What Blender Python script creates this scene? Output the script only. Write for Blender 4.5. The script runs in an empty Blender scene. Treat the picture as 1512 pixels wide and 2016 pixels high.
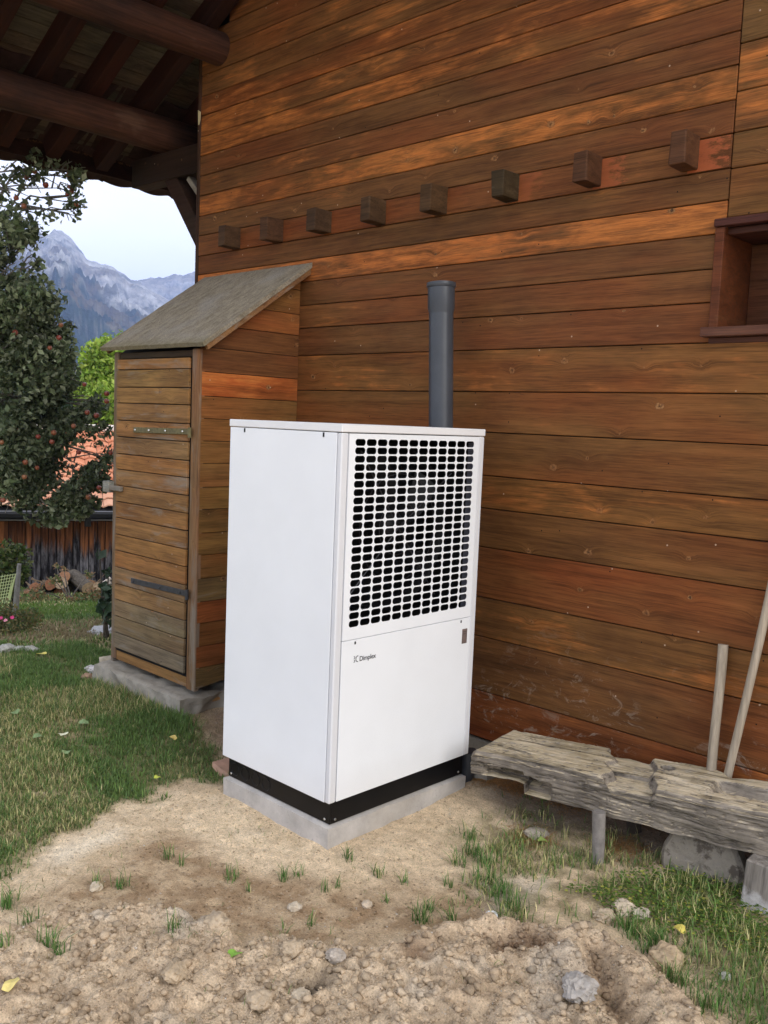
import bpy, math, random
import numpy as np
from mathutils import Vector, Matrix, Euler
rnd = random.Random(7)
SC = bpy.context.scene
COL = SC.collection
R_ = math.radians
# ------------------------------------------------------------------ camera
H = 1.79
F, CX, CY = 1800.9, 756.0, 1008.0
def _rm(a, b, c):
    f = np.array([-math.cos(b)*math.sin(a), math.cos(b)*math.cos(a), -math.sin(b)])
    r = np.cross(f, [0, 0, 1]); r /= np.linalg.norm(r); d = np.cross(f, r)
    return np.array([math.cos(c)*r+math.sin(c)*d, -math.sin(c)*r+math.cos(c)*d, f])
RM = _rm(0.76665987, 0.09753893, -0.04080618)
cam = bpy.data.cameras.new('camera')
cam.sensor_fit = 'VERTICAL'; cam.sensor_height = 36.0; cam.lens = F/2016*36
cam.clip_start = 0.05; cam.clip_end = 20000
co = bpy.data.objects.new('camera', cam); COL.objects.link(co)
co.matrix_world = Matrix(((RM[0][0], -RM[1][0], -RM[2][0], 0), (RM[0][1], -RM[1][1], -RM[2][1], 0),
                          (RM[0][2], -RM[1][2], -RM[2][2], H), (0, 0, 0, 1)))
SC.camera = co
# ------------------------------------------------------------------ light
SUN_EL = 30.0      # veiled sun to the viewer's right
world = bpy.data.worlds.new('World'); SC.world = world; world.use_nodes = True
wn = world.node_tree; wn.nodes.clear()
wo = wn.nodes.new('ShaderNodeOutputWorld'); wb = wn.nodes.new('ShaderNodeBackground')
sky = wn.nodes.new('ShaderNodeTexSky'); sky.sky_type = 'NISHITA'; sky.sun_disc = False
sdir = Vector((0.985, -0.16, 0.0)).normalized()*math.cos(R_(SUN_EL)) + Vector((0, 0, math.sin(R_(SUN_EL))))
sky.sun_elevation = R_(SUN_EL); sky.sun_rotation = math.atan2(sdir.x, sdir.y); sky.dust_density = 2.0
mix = wn.nodes.new('ShaderNodeMix'); mix.data_type = 'RGBA'; mix.inputs[0].default_value = 0.86
tc = wn.nodes.new('ShaderNodeTexCoord'); mp = wn.nodes.new('ShaderNodeMapping'); mp.inputs['Scale'].default_value = (1.5, 1.5, 4)
nz = wn.nodes.new('ShaderNodeTexNoise'); nz.inputs['Scale'].default_value = 1.6; nz.inputs['Detail'].default_value = 5
rp = wn.nodes.new('ShaderNodeValToRGB')
rp.color_ramp.elements[0].position = .3; rp.color_ramp.elements[0].color = (15.2, 15.7, 17.0, 1)
rp.color_ramp.elements[1].position = .7; rp.color_ramp.elements[1].color = (18.6, 18.8, 19.4, 1)
wn.links.new(tc.outputs['Generated'], mp.inputs[0]); wn.links.new(mp.outputs[0], nz.inputs[0]); wn.links.new(nz.outputs[0], rp.inputs[0])
wn.links.new(sky.outputs[0], mix.inputs[6]); wn.links.new(rp.outputs[0], mix.inputs[7])
wn.links.new(mix.outputs[2], wb.inputs[0]); wb.inputs[1].default_value = 0.090
wn.links.new(wb.outputs[0], wo.inputs[0])
sl = bpy.data.lights.new('sun', 'SUN'); sl.energy = 1.5; sl.angle = R_(45); sl.color = (1, .955, .89)
so = bpy.data.objects.new('sun', sl); COL.objects.link(so); so.rotation_euler = sdir.to_track_quat('Z', 'Y').to_euler()
so.location = (3, -3, 8)
SC.view_settings.view_transform = 'Standard'; SC.view_settings.look = 'None'
SC.view_settings.exposure = 0.17; SC.view_settings.gamma = 1; SC.view_settings.use_curve_mapping = False
SC.cycles.max_bounces = 6; SC.cycles.transparent_max_bounces = 8; SC.cycles.volume_bounces = 1
# ------------------------------------------------------------------ survey helpers: a direction of sight met with a real plane
def ray(x, y):
    return RM.T @ np.array([(x-CX)/F, (y-CY)/F, 1.0])
def on_z(x, y, z=0.0):
    d = ray(x, y); q = d*((z-H)/d[2]); q[2] += H; return q
def on_y(x, y, Y=3.8):
    d = ray(x, y); q = d*(Y/d[1]); q[2] += H; return q
def at_dist(x, y, D):
    d = ray(x, y); q = d*(D/math.hypot(d[0], d[1])); q[2] += H; return q
# ------------------------------------------------------------------ numpy noise
def _h(ix, iy, s):
    n = (ix.astype(np.int64)*374761393 + iy.astype(np.int64)*668265263 + s*1442695041) & 0xffffffff
    n = ((n ^ (n >> 13))*1274126177) & 0xffffffff
    return ((n ^ (n >> 16)) & 0xffffff)/float(0xffffff)
def vn(x, y, s=0):
    x = np.asarray(x, float); y = np.asarray(y, float)
    ix = np.floor(x); iy = np.floor(y); fx = x-ix; fy = y-iy
    fx = fx*fx*(3-2*fx); fy = fy*fy*(3-2*fy)
    a = _h(ix, iy, s); b = _h(ix+1, iy, s); c = _h(ix, iy+1, s); d = _h(ix+1, iy+1, s)
    return (a*(1-fx)+b*fx)*(1-fy)+(c*(1-fx)+d*fx)*fy
def fbm(x, y, o=4, s=0):
    v = 0; a = .5; t = 0
    for i in range(o):
        v = v+a*vn(x*2**i+i*17.3, y*2**i-i*9.1, s+i); t += a; a *= .5
    return v/t
def sst(a, b, x):
    t = np.clip((x-a)/(b-a), 0, 1); return t*t*(3-2*t)
# ------------------------------------------------------------------ object helpers
def link(o, parent=None):
    COL.objects.link(o)
    if parent is not None: o.parent = parent
    return o
def tag(o, label=None, cat=None, group=None, kind=None):
    if label: o['label'] = label
    if cat: o['category'] = cat
    if group: o['group'] = group
    if kind: o['kind'] = kind
    return o
def empty(name, loc=(0, 0, 0), rz=0):
    o = bpy.data.objects.new(name, None); o.empty_display_size = .1
    o.location = loc; o.rotation_euler = (0, 0, rz); return link(o)
def me_obj(name, verts, faces, mat=None, parent=None, smooth=False, col=None, cname='Col'):
    me = bpy.data.meshes.new(name)
    verts = np.asarray(verts, np.float32)
    if isinstance(faces, (np.ndarray, tuple)): fast(me, verts, faces)
    else: me.from_pydata(verts.tolist(), [], faces)
    if mat: me.materials.append(mat)
    if smooth: me.polygons.foreach_set('use_smooth', np.ones(len(me.polygons), bool))
    if col is not None:
        c = np.ones((len(verts), 4), np.float32); c[:, :3] = col
        at = me.color_attributes.new(cname, 'FLOAT_COLOR', 'POINT'); at.data.foreach_set('color', c.ravel())
    me.update()
    o = bpy.data.objects.new(name, me); return link(o, parent)
def fast(me, verts, faces):
    faces = [np.asarray(f, np.int32) for f in (faces if isinstance(faces, tuple) else (faces,))]
    me.vertices.add(len(verts)); me.vertices.foreach_set('co', verts.ravel())
    li = np.concatenate([f.ravel() for f in faces]); cnt = np.concatenate([np.full(len(f), f.shape[1], np.int32) for f in faces])
    st = np.concatenate([[0], np.cumsum(cnt)[:-1]]).astype(np.int32)
    me.loops.add(len(li)); me.loops.foreach_set('vertex_index', li)
    me.polygons.add(len(cnt)); me.polygons.foreach_set('loop_start', st); me.polygons.foreach_set('loop_total', cnt)
    me.update(calc_edges=True)
class MB:
    def __init__(s): s.v = []; s.f = []
    def add(s, vs, fs):
        n = len(s.v); s.v += [tuple(v) for v in vs]; s.f += [tuple(i+n for i in f) for f in fs]
    def box(s, x0, x1, y0, y1, z0, z1, b=0.0, M=None):
        if b <= 0:
            vs = [(x, y, z) for x in (x0, x1) for y in (y0, y1) for z in (z0, z1)]
            fs = [(0, 1, 3, 2), (4, 6, 7, 5), (0, 4, 5, 1), (2, 3, 7, 6), (0, 2, 6, 4), (1, 5, 7, 3)]
        else:
            # every corner gives three vertices: chamfered box
            vs = []; idx = {}
            for i, x in enumerate((x0, x1)):
                for j, y in enumerate((y0, y1)):
                    for k, z in enumerate((z0, z1)):
                        sx = b if i == 0 else -b; sy = b if j == 0 else -b; sz = b if k == 0 else -b
                        idx[i, j, k] = len(vs)
                        vs += [(x, y+sy, z+sz), (x+sx, y, z+sz), (x+sx, y+sy, z)]
            fs = []
            g = lambda i, j, k, a: idx[i, j, k]+a
            fs += [(g(0,0,0,0), g(0,0,1,0), g(0,1,1,0), g(0,1,0,0)), (g(1,0,0,0), g(1,1,0,0), g(1,1,1,0), g(1,0,1,0)),
                   (g(0,0,0,1), g(1,0,0,1), g(1,0,1,1), g(0,0,1,1)), (g(0,1,0,1), g(0,1,1,1), g(1,1,1,1), g(1,1,0,1)),
                   (g(0,0,0,2), g(0,1,0,2), g(1,1,0,2), g(1,0,0,2)), (g(0,0,1,2), g(1,0,1,2), g(1,1,1,2), g(0,1,1,2))]
            for j in (0, 1):
                for k in (0, 1): fs.append((g(0,j,k,1), g(1,j,k,1), g(1,j,k,2), g(0,j,k,2)))
            for i in (0, 1):
                for k in (0, 1): fs.append((g(i,0,k,0), g(i,1,k,0), g(i,1,k,2), g(i,0,k,2)))
            for i in (0, 1):
                for j in (0, 1): fs.append((g(i,j,0,0), g(i,j,1,0), g(i,j,1,1), g(i,j,0,1)))
            for i in (0, 1):
                for j in (0, 1):
                    for k in (0, 1): fs.append((g(i,j,k,0), g(i,j,k,1), g(i,j,k,2)))
        if M is not None: vs = [tuple(M @ Vector(v)) for v in vs]
        s.add(vs, fs)
    def tube(s, pts, rad, n=10, cap=True):
        pts = [Vector(p) for p in pts]
        if not hasattr(rad, '__len__'): rad = [rad]*len(pts)
        vs = []; up = None
        for i, p in enumerate(pts):
            t = (pts[min(i+1, len(pts)-1)]-pts[max(i-1, 0)]).normalized()
            if up is None: up = t.orthogonal().normalized()
            up = (up-t*up.dot(t)).normalized(); w = t.cross(up)
            for k in range(n):
                a = 2*math.pi*k/n; vs.append(p+(up*math.cos(a)+w*math.sin(a))*rad[i])
        fs = [(i*n+k, i*n+(k+1) % n, (i+1)*n+(k+1) % n, (i+1)*n+k) for i in range(len(pts)-1) for k in range(n)]
        if cap: fs += [tuple(range(n))[::-1], tuple((len(pts)-1)*n+k for k in range(n))]
        s.add(vs, fs)
    def lathe(s, prof, n=28, c=(0, 0, 0)):
        vs = [(c[0]+r*math.cos(2*math.pi*k/n), c[1]+r*math.sin(2*math.pi*k/n), c[2]+z) for r, z in prof for k in range(n)]
        fs = [(i*n+k, i*n+(k+1) % n, (i+1)*n+(k+1) % n, (i+1)*n+k) for i in range(len(prof)-1) for k in range(n)]
        s.add(vs, fs)
    def build(s, name, mat=None, parent=None, smooth=False, recalc=True):
        o = me_obj(name, s.v, s.f, mat, parent, smooth)
        if recalc:
            import bmesh
            bm = bmesh.new(); bm.from_mesh(o.data); bmesh.ops.recalc_face_normals(bm, faces=bm.faces); bm.to_mesh(o.data); bm.free()
            if smooth: smooth_by_angle(o)
        return o
def smooth_by_angle(o, ang=40):
    me = o.data
    me.polygons.foreach_set('use_smooth', np.ones(len(me.polygons), bool))
    try: me.set_sharp_from_angle(angle=R_(ang))
    except Exception: pass
# ------------------------------------------------------------------ materials
def newmat(name, rough=.6, spec=.3):
    m = bpy.data.materials.new(name); m.use_nodes = True
    nt = m.node_tree; b = nt.nodes['Principled BSDF']
    b.inputs['Roughness'].default_value = rough
    b.inputs['Specular IOR Level'].default_value = spec
    return m, nt, b
class NG:
    """small node graph writer"""
    def __init__(s, nt): s.nt = nt
    def n(s, t, **k):
        x = s.nt.nodes.new(t)
        for a, b in k.items(): setattr(x, a, b)
        return x
    def l(s, a, b): s.nt.links.new(a, b)
    def val(s, sock, v):
        if hasattr(v, 'is_linked') or isinstance(v, bpy.types.NodeSocket): s.l(v, sock)
        else: sock.default_value = v
    def math(s, op, a, b=0.0, c=None, clamp=False):
        x = s.n('ShaderNodeMath', operation=op); x.use_clamp = clamp
        s.val(x.inputs[0], a); s.val(x.inputs[1], b)
        if c is not None: s.val(x.inputs[2], c)
        return x.outputs[0]
    def mapping(s, v, sc=(1, 1, 1), loc=(0, 0, 0)):
        x = s.n('ShaderNodeMapping'); s.l(v, x.inputs[0]); s.val(x.inputs['Scale'], sc); s.val(x.inputs['Location'], loc); return x.outputs[0]
    def noise(s, v, scale=1, detail=4, rough=.55, dist=0, out=0):
        x = s.n('ShaderNodeTexNoise'); s.l(v, x.inputs['Vector']); x.inputs['Scale'].default_value = scale
        x.inputs['Detail'].default_value = detail; x.inputs['Roughness'].default_value = rough; x.inputs['Distortion'].default_value = dist
        return x.outputs[out]
    def ramp(s, v, stops):
        x = s.n('ShaderNodeValToRGB'); e = x.color_ramp.elements
        while len(e) < len(stops): e.new(.5)
        for i, (p, c) in enumerate(stops):
            e[i].position = p; e[i].color = (c, c, c, 1) if not hasattr(c, '__len__') else (*c[:3], 1)
        s.l(v, x.inputs[0]); return x.outputs[0]
    def mix(s, f, a, b, bt='MIX'):
        x = s.n('ShaderNodeMix', data_type='RGBA', blend_type=bt); s.val(x.inputs[0], f)
        for sock, v in ((x.inputs[6], a), (x.inputs[7], b)):
            if isinstance(v, tuple): sock.default_value = (*v[:3], 1)
            else: s.l(v, sock)
        return x.outputs[2]
    def bump(s, h, strength=.3, dist=.01, normal=None):
        x = s.n('ShaderNodeBump'); x.inputs['Strength'].default_value = strength; x.inputs['Distance'].default_value = dist
        s.l(h, x.inputs['Height'])
        if normal is not None: s.l(normal, x.inputs['Normal'])
        return x.outputs[0]
def stained_wood(name, huev=.55, orange=(.50, .135, .035), grey=(.22, .2, .17), grain_dark=.75, rough=.62, knot=1.0, wear=0.0, gscale=1.0):
    """painted softwood: the object's own colour is the stain, its alpha how much of the first orange coat shows; grain along local X"""
    m, nt, b = newmat(name, rough, .12); g = NG(nt)
    tc = g.n('ShaderNodeTexCoord'); oi = g.n('ShaderNodeObjectInfo')
    rv = g.n('ShaderNodeCombineXYZ'); rr = oi.outputs['Random']
    g.l(g.math('MULTIPLY', rr, 91.7), rv.inputs[0]); g.l(g.math('MULTIPLY', rr, 37.1), rv.inputs[1]); g.l(g.math('MULTIPLY', rr, 53.3), rv.inputs[2])
    ad = g.n('ShaderNodeVectorMath', operation='ADD'); g.l(tc.outputs['Object'], ad.inputs[0]); g.l(rv.outputs[0], ad.inputs[1])
    P = ad.outputs[0]
    # knots
    sk_ = g.n('ShaderNodeSeparateXYZ'); g.l(P, sk_.inputs[0]); ck_ = g.n('ShaderNodeCombineXYZ'); g.l(sk_.outputs[0], ck_.inputs[0]); g.l(sk_.outputs[2], ck_.inputs[1])
    kp = g.mapping(ck_.outputs[0], (3.3*gscale, 4.2*gscale, 1))
    vo = g.n('ShaderNodeTexVoronoi', voronoi_dimensions='2D'); vo.inputs['Scale'].default_value = 1; g.l(kp, vo.inputs['Vector'])
    kd = vo.outputs['Distance']
    wob = g.noise(P, 60, 3); kd = g.math('ADD', kd, g.math('MULTIPLY', g.math('SUBTRACT', wob, .5), .11))
    sep = g.n('ShaderNodeSeparateColor'); g.l(vo.outputs['Color'], sep.inputs[0])
    size = g.math('MULTIPLY_ADD', g.math('POWER', sep.outputs[0], 2.0), .055, .022)
    kk = g.math('DIVIDE', kd, size)                                    # 1 = rim of the knot
    kon = g.math('MULTIPLY', g.math('GREATER_THAN', sep.outputs[1], .48), knot)
    infl = g.math('MULTIPLY', g.math('POWER', 2.718, g.math('MULTIPLY', g.math('MULTIPLY', kd, kd), -60.0)), kon)
    # grain
    sx = g.n('ShaderNodeSeparateXYZ'); g.l(P, sx.inputs[0])
    zz = g.math('ADD', sx.outputs[2], g.math('MULTIPLY', infl, .022)); yy = sx.outputs[1]
    cb = g.n('ShaderNodeCombineXYZ'); g.l(sx.outputs[0], cb.inputs[0]); g.l(yy, cb.inputs[1]); g.l(zz, cb.inputs[2])
    PG = cb.outputs[0]
    fine = g.noise(g.mapping(PG, (7, 60, 230)), 1, 4, .65)
    mid = g.noise(g.mapping(PG, (1.3, 14, 34)), 1, 4, .6, .6)
    streak = g.noise(g.mapping(PG, (1.6, 6, 17)), 1, 6, .68, .9)
    blot = g.noise(g.mapping(P, (2.2, 4, 5.5)), 1, 4, .62, .3)
    blot2 = g.noise(g.mapping(P, (.75, 1, 2.0)), 1, 3, .5)
    # orange showing through
    sp = g.math('ADD', g.math('MULTIPLY', streak, .55), g.math('MULTIPLY', blot, .5))
    sp = g.math('ADD', sp, g.math('MULTIPLY', blot2, .25))
    thr = g.math('SUBTRACT', .83, g.math('MULTIPLY', oi.outputs['Alpha'], .32))
    om = g.math('MULTIPLY', g.math('SUBTRACT', sp, thr), 7.0, clamp=True)
    mott = g.noise(g.mapping(P, (3.4, 9, 26)), 1, 6, .72, .5)
    om = g.math('MULTIPLY', om, g.ramp(mott, [(.36, .12), (.56, .95)]))
    hue = g.mix(blot2, orange, (orange[0]*.85, orange[1]*1.25, orange[2]*1.2))
    hv2 = g.noise(g.mapping(P, (.9, 1, 3.2), (5, 3, 9)), 1, 3, .55)
    base = g.mix(g.ramp(blot, [(.32, 0), (.66, 1)]), g.mix(1.0, oi.outputs['Color'], (.78, .80, .85), 'MULTIPLY'), g.mix(1.0, oi.outputs['Color'], (1.24, 1.30, 1.25), 'MULTIPLY'))
    base = g.mix(g.ramp(hv2, [(.42, 0), (.66, huev)]), base, g.mix(1.0, oi.outputs['Color'], (1.32, .84, .74), 'MULTIPLY'))
    c = g.mix(om, base, hue)
    # grain tone
    gt = g.math('ADD', g.math('MULTIPLY', fine, .58), g.math('MULTIPLY', mid, .50))
    gt = g.ramp(gt, [(.36, grain_dark*.60), (.54, 1.0), (.70, 1.40)])
    c = g.mix(1.0, c, gt, 'MULTIPLY')
    # thin dark checks
    ck = g.noise(g.mapping(PG, (2.5, 30, 95)), 1, 2, .5)
    ck = g.ramp(ck, [(.70, 0), (.74, 1)])
    c = g.mix(g.math('MULTIPLY', ck, .45), c, (.02, .012, .008))
    # knots: dark heart, light ring, orange halo
    kon = g.math('MULTIPLY', kon, g.math('MULTIPLY_ADD', sep.outputs[2], .6, .4))
    fill = g.ramp(kk, [(0.0, .85), (.78, .85), (1.0, 0)])
    rim = g.ramp(kk, [(.70, 0), (.95, .85), (1.3, 0)])
    heart = g.ramp(kk, [(0.0, 1), (.28, .9), (.42, 0)])
    halo = g.ramp(kk, [(.9, .7), (2.3, 0)])
    c = g.mix(g.math('MULTIPLY', g.math('MULTIPLY', halo, kon), .55), c, (orange[0]*.70, orange[1]*.92, orange[2]))
    c = g.mix(g.math('MULTIPLY', g.math('MULTIPLY', rim, kon), .7), c, (.040, .020, .010))
    kf = g.noise(g.mapping(P, (90, 5, 60)), 1, 4, .7)
    c = g.mix(g.math('MULTIPLY', fill, kon), c, g.mix(g.ramp(kf, [(.36, 0), (.6, 1)]), (.09, .038, .016), (.36, .19, .08)))
    c = g.mix(g.math('MULTIPLY', g.math('MULTIPLY', heart, kon), .8), c, (.03, .016, .009))
    # small nail holes and pale specks
    v2 = g.n('ShaderNodeTexVoronoi', voronoi_dimensions='2D'); v2.inputs['Scale'].default_value = 9; g.l(ck_.outputs[0], v2.inputs['Vector'])
    s2 = g.n('ShaderNodeSeparateColor'); g.l(v2.outputs['Color'], s2.inputs[0])
    dot = g.math('MULTIPLY', g.math('LESS_THAN', v2.outputs['Distance'], .03), g.math('GREATER_THAN', s2.outputs[0], .93))
    c = g.mix(dot, c, (.012, .009, .008))
    spk = g.math('MULTIPLY', g.math('LESS_THAN', v2.outputs['Distance'], .035), g.math('LESS_THAN', s2.outputs[0], .05))
    c = g.mix(g.math('MULTIPLY', spk, .7), c, (.55, .42, .32))
    if name == 'stained_cladding':
        # pale scuffs on the lowest boards and raw orange patches right of the joist ends
        geo = g.n('ShaderNodeNewGeometry'); W_ = geo.outputs['Position']; sw = g.n('ShaderNodeSeparateXYZ'); g.l(W_, sw.inputs[0])
        sn = g.noise(g.mapping(W_, (9, 9, 15)), 1, 5, .75, 1.2); sf = g.noise(g.mapping(W_, (2, 2, 3)), 1, 3, .5)
        lo = g.math('MULTIPLY', g.ramp(sw.outputs[2], [(.30, 1), (.85, 0)]), g.math('GREATER_THAN', sw.outputs[0], -4.3))
        sm = g.math('MULTIPLY', g.math('MULTIPLY', g.ramp(sn, [(.56, 0), (.64, .75)]), g.ramp(sf, [(.42, 0), (.58, 1)])), lo)
        c = g.mix(sm, c, (.34, .27, .21))
        ps = g.noise(g.mapping(W_, (16, 16, 40)), 1, 4, .7)
        fr = g.math('FRACT', g.math('DIVIDE', g.math('ADD', sw.outputs[0], 5.20), .4675))
        fr = g.math('ADD', fr, g.math('MULTIPLY', g.math('SUBTRACT', ps, .5), 1.1))
        pm = g.math('MULTIPLY', g.ramp(fr, [(.02, 1), (.22, .8), (.36, 0)]), g.math('MULTIPLY', g.math('GREATER_THAN', sw.outputs[2], 2.910), g.math('LESS_THAN', sw.outputs[2], 3.040)))
        pm = g.math('MULTIPLY', pm, g.math('MULTIPLY', g.math('LESS_THAN', sw.outputs[0], -1.745), g.ramp(g.math('MULTIPLY_ADD', sw.outputs[0], .25, 1.4), [(.60, .10), (.92, .9)])))
        c = g.mix(pm, c, (.40, .105, .042))
    if wear > 0:
        wv = g.noise(g.mapping(P, (1.8, 5, 11)), 1, 5, .65, .8)
        wm = g.math('MULTIPLY', g.ramp(wv, [(.62-wear*.2, 0), (.78-wear*.2, 1)]), .8)
        c = g.mix(wm, c, g.mix(fine, (grey[0]*.75, grey[1]*.75, grey[2]*.75), grey))
    g.l(c, b.inputs['Base Color'])
    hb = g.math('ADD', g.math('MULTIPLY', fine, .6), g.math('MULTIPLY', g.math('MULTIPLY', heart, kon), -.8))
    hb = g.math('ADD', hb, g.math('MULTIPLY', ck, -1.0))
    g.l(g.bump(hb, .35, .0022), b.inputs['Normal'])
    g.l(g.ramp(fine, [(.3, rough-.10), (.7, rough+.12)]), b.inputs['Roughness'])
    return m
M_PLANK = stained_wood('stained_cladding')
M_SHED = stained_wood('weathered_stained_wood', huev=.25, orange=(.46, .17, .055), grey=(.27, .24, .20), wear=.30, rough=.72)
M_POST = stained_wood('greyed_post_wood', orange=(.40, .16, .06), grey=(.25, .22, .18), wear=.75, rough=.75, knot=.5)
M_BLOCK = stained_wood('dark_block_wood', huev=.0, orange=(.12, .06, .03), grey=(.13, .095, .06), wear=.05, knot=0)
M_RED = stained_wood('red_varnished_wood', orange=(.28, .07, .03), knot=.2, rough=.5)
M_ROOFW = stained_wood('roof_timber', orange=(.08, .022, .01), knot=.5, rough=.7)
def simple(name, col, rough=.5, spec=.3, metal=0, var=.0, scale=8, bump=0, bdist=.002):
    m, nt, b = newmat(name, rough, spec); g = NG(nt); b.inputs['Metallic'].default_value = metal
    if var > 0 or bump > 0:
        tc = g.n('ShaderNodeTexCoord'); nz_ = g.noise(tc.outputs['Object'], scale, 6, .65)
        k = g.ramp(nz_, [(.3, 1-var), (.7, 1+var)])
        g.l(g.mix(1.0, col, k, 'MULTIPLY'), b.inputs['Base Color'])
        if bump: g.l(g.bump(nz_, bump, bdist), b.inputs['Normal'])
    else: b.inputs['Base Color'].default_value = (*col, 1)
    return m
def powder(name, col):
    m, nt, b = newmat(name, .42, .4); g = NG(nt); tc = g.n('ShaderNodeTexCoord')
    n1 = g.noise(tc.outputs['Object'], 3.0, 5, .6); n2 = g.noise(tc.outputs['Object'], 900, 2, .5)
    c = g.mix(1.0, col, g.ramp(n1, [(.3, .965), (.7, 1.02)]), 'MULTIPLY')
    v = g.n('ShaderNodeTexVoronoi'); v.inputs['Scale'].default_value = 26; g.l(tc.outputs['Object'], v.inputs['Vector'])
    s = g.n('ShaderNodeSeparateColor'); g.l(v.outputs['Color'], s.inputs[0])
    d = g.math('MULTIPLY', g.math('LESS_THAN', v.outputs['Distance'], .04), g.math('GREATER_THAN', s.outputs[0], .95))
    c = g.mix(g.math('MULTIPLY', d, .5), c, (.35, .3, .25))
    sp = g.n('ShaderNodeSeparateXYZ'); g.l(tc.outputs['Object'], sp.inputs[0])
    dust = g.math('MULTIPLY', g.ramp(g.math('ADD', sp.outputs[2], g.math('MULTIPLY', n1, .12)), [(.26, 1), (.42, 0)]), .12)
    c = g.mix(dust, c, (.5, .4, .28))
    g.l(c, b.inputs['Base Color']); g.l(g.bump(n2, .05, .0004), b.inputs['Normal'])
    g.l(g.ramp(n1, [(.3, .38), (.7, .5)]), b.inputs['Roughness'])
    return m
M_WHITE = powder('white_powder_coat', (.79, .815, .85))
M_LID = powder('lid_powder_coat', (.74, .745, .76))
M_EDGE = powder('edge_powder_coat', (.66, .67, .70))
M_BLACK = simple('black_steel', (.005, .005, .006), .3, .22, var=.3, scale=12, bump=.05)
M_DARK = simple('dark_interior_and_shade', (.005, .005, .0055), .6, .2)
M_FAN = simple('fan_plastic', (.006, .006, .007), .55, .2)
M_GREY = simple('grey_metal', (.25, .25, .28), .45, .4)
M_SCREW = simple('screw_metal', (.5, .5, .5), .3, .5, metal=1)
M_IRON = simple('old_iron', (.035, .036, .04), .55, .4, var=.4, scale=40, bump=.4)
M_BRASSY = simple('olive_iron', (.13, .11, .05), .6, .3, var=.4, scale=40, bump=.4)
M_PRINT = simple('grey_print', (.05, .05, .055), .5, .2)
M_LABEL = simple('label_foil', (.16, .12, .11), .35, .4, var=.15, scale=60)
M_LABELD = simple('label_print', (.05, .045, .045), .4, .3)
def concrete(name, col, dark=(.12, .11, .10), moss=0, ns=6):
    m, nt, b = newmat(name, .9, .15); g = NG(nt); tc = g.n('ShaderNodeTexCoord'); P = tc.outputs['Object']
    n1 = g.noise(P, ns, 8, .7); n2 = g.noise(P, 60, 5, .7); n3 = g.noise(P, 2.2, 4, .6)
    c = g.mix(g.ramp(n1, [(.35, 0), (.7, 1)]), tuple(x*.72 for x in col), tuple(min(1, x*1.12) for x in col))
    c = g.mix(g.math('MULTIPLY', g.ramp(n2, [(.62, 0), (.72, 1)]), .6), c, dark)
    c = g.mix(g.math('MULTIPLY', g.ramp(n3, [(.5, 0), (.7, 1)]), .5), c, (col[0]*.62, col[1]*.58, col[2]*.5))
    if moss: c = g.mix(g.math('MULTIPLY', g.ramp(n1, [(.5, 0), (.6, 1)]), moss), c, (.07, .055, .045))
    sp = g.n('ShaderNodeSeparateXYZ'); g.l(P, sp.inputs[0])
    g.l(c, b.inputs['Base Color'])
    g.l(g.bump(g.math('ADD', g.math('MULTIPLY', n1, .5), g.math('MULTIPLY', n2, .5)), .7, .006), b.inputs['Normal'])
    return m
M_CONC = concrete('fresh_concrete', (.50, .47, .44))
M_OLDC = concrete('old_concrete', (.36, .33, .28), moss=.35, ns=9)
M_STONEC = concrete('mottled_stone', (.30, .265, .22), moss=.85, ns=14)
def attr_mat(name, rough=1.0, spec=.1, bump=.4, bscale=120, bdist=.004, trans=0, cvar=.25):
    m, nt, b = newmat(name, rough, spec); g = NG(nt)
    at = g.n('ShaderNodeAttribute', attribute_name='Col'); tc = g.n('ShaderNodeTexCoord')
    n1 = g.noise(tc.outputs['Object'], bscale, 5, .7)
    c = g.mix(1.0, at.outputs['Color'], g.ramp(n1, [(.3, 1-cvar), (.7, 1+cvar)]), 'MULTIPLY')
    g.l(c, b.inputs['Base Color'])
    if bump: g.l(g.bump(n1, bump, bdist), b.inputs['Normal'])
    if trans:
        t = g.n('ShaderNodeBsdfTranslucent'); g.l(c, t.inputs[0]); mx = g.n('ShaderNodeMixShader'); mx.inputs[0].default_value = trans
        out = [n for n in nt.nodes if n.type == 'OUTPUT_MATERIAL'][0]
        g.l(b.outputs[0], mx.inputs[1]); g.l(t.outputs[0], mx.inputs[2]); g.l(mx.outputs[0], out.inputs[0])
    return m
def soil_mat():
    m, nt, b = newmat('soil', 1.0, .08); g = NG(nt)
    at = g.n('ShaderNodeAttribute', attribute_name='Col'); tc = g.n('ShaderNodeTexCoord'); P = tc.outputs['Object']
    n1 = g.noise(P, 24, 8, .72); n2 = g.noise(P, 160, 6, .75)
    v = g.n('ShaderNodeTexVoronoi'); v.inputs['Scale'].default_value = 85; g.l(P, v.inputs['Vector'])
    s = g.n('ShaderNodeSeparateColor'); g.l(v.outputs['Color'], s.inputs[0])
    c = g.mix(1.0, at.outputs['Color'], g.ramp(n1, [(.34, .86), (.66, 1.36)]), 'MULTIPLY')
    c = g.mix(1.0, c, g.ramp(n2, [(.34, .76), (.66, 1.50)]), 'MULTIPLY')
    peb = g.math('MULTIPLY', g.math('LESS_THAN', v.outputs['Distance'], .33), g.math('GREATER_THAN', s.outputs[0], .72))
    c = g.mix(g.math('MULTIPLY', peb, .55), c, g.mix(s.outputs[1], (.30, .22, .15), (.62, .54, .44)))
    g.l(c, b.inputs['Base Color'])
    h = g.math('ADD', g.math('MULTIPLY', n1, .8), g.math('MULTIPLY', n2, .5)); h = g.math('ADD', h, g.math('MULTIPLY', peb, .25))
    g.l(g.bump(h, .9, .014), b.inputs['Normal'])
    return m
M_SOIL = soil_mat()
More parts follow.
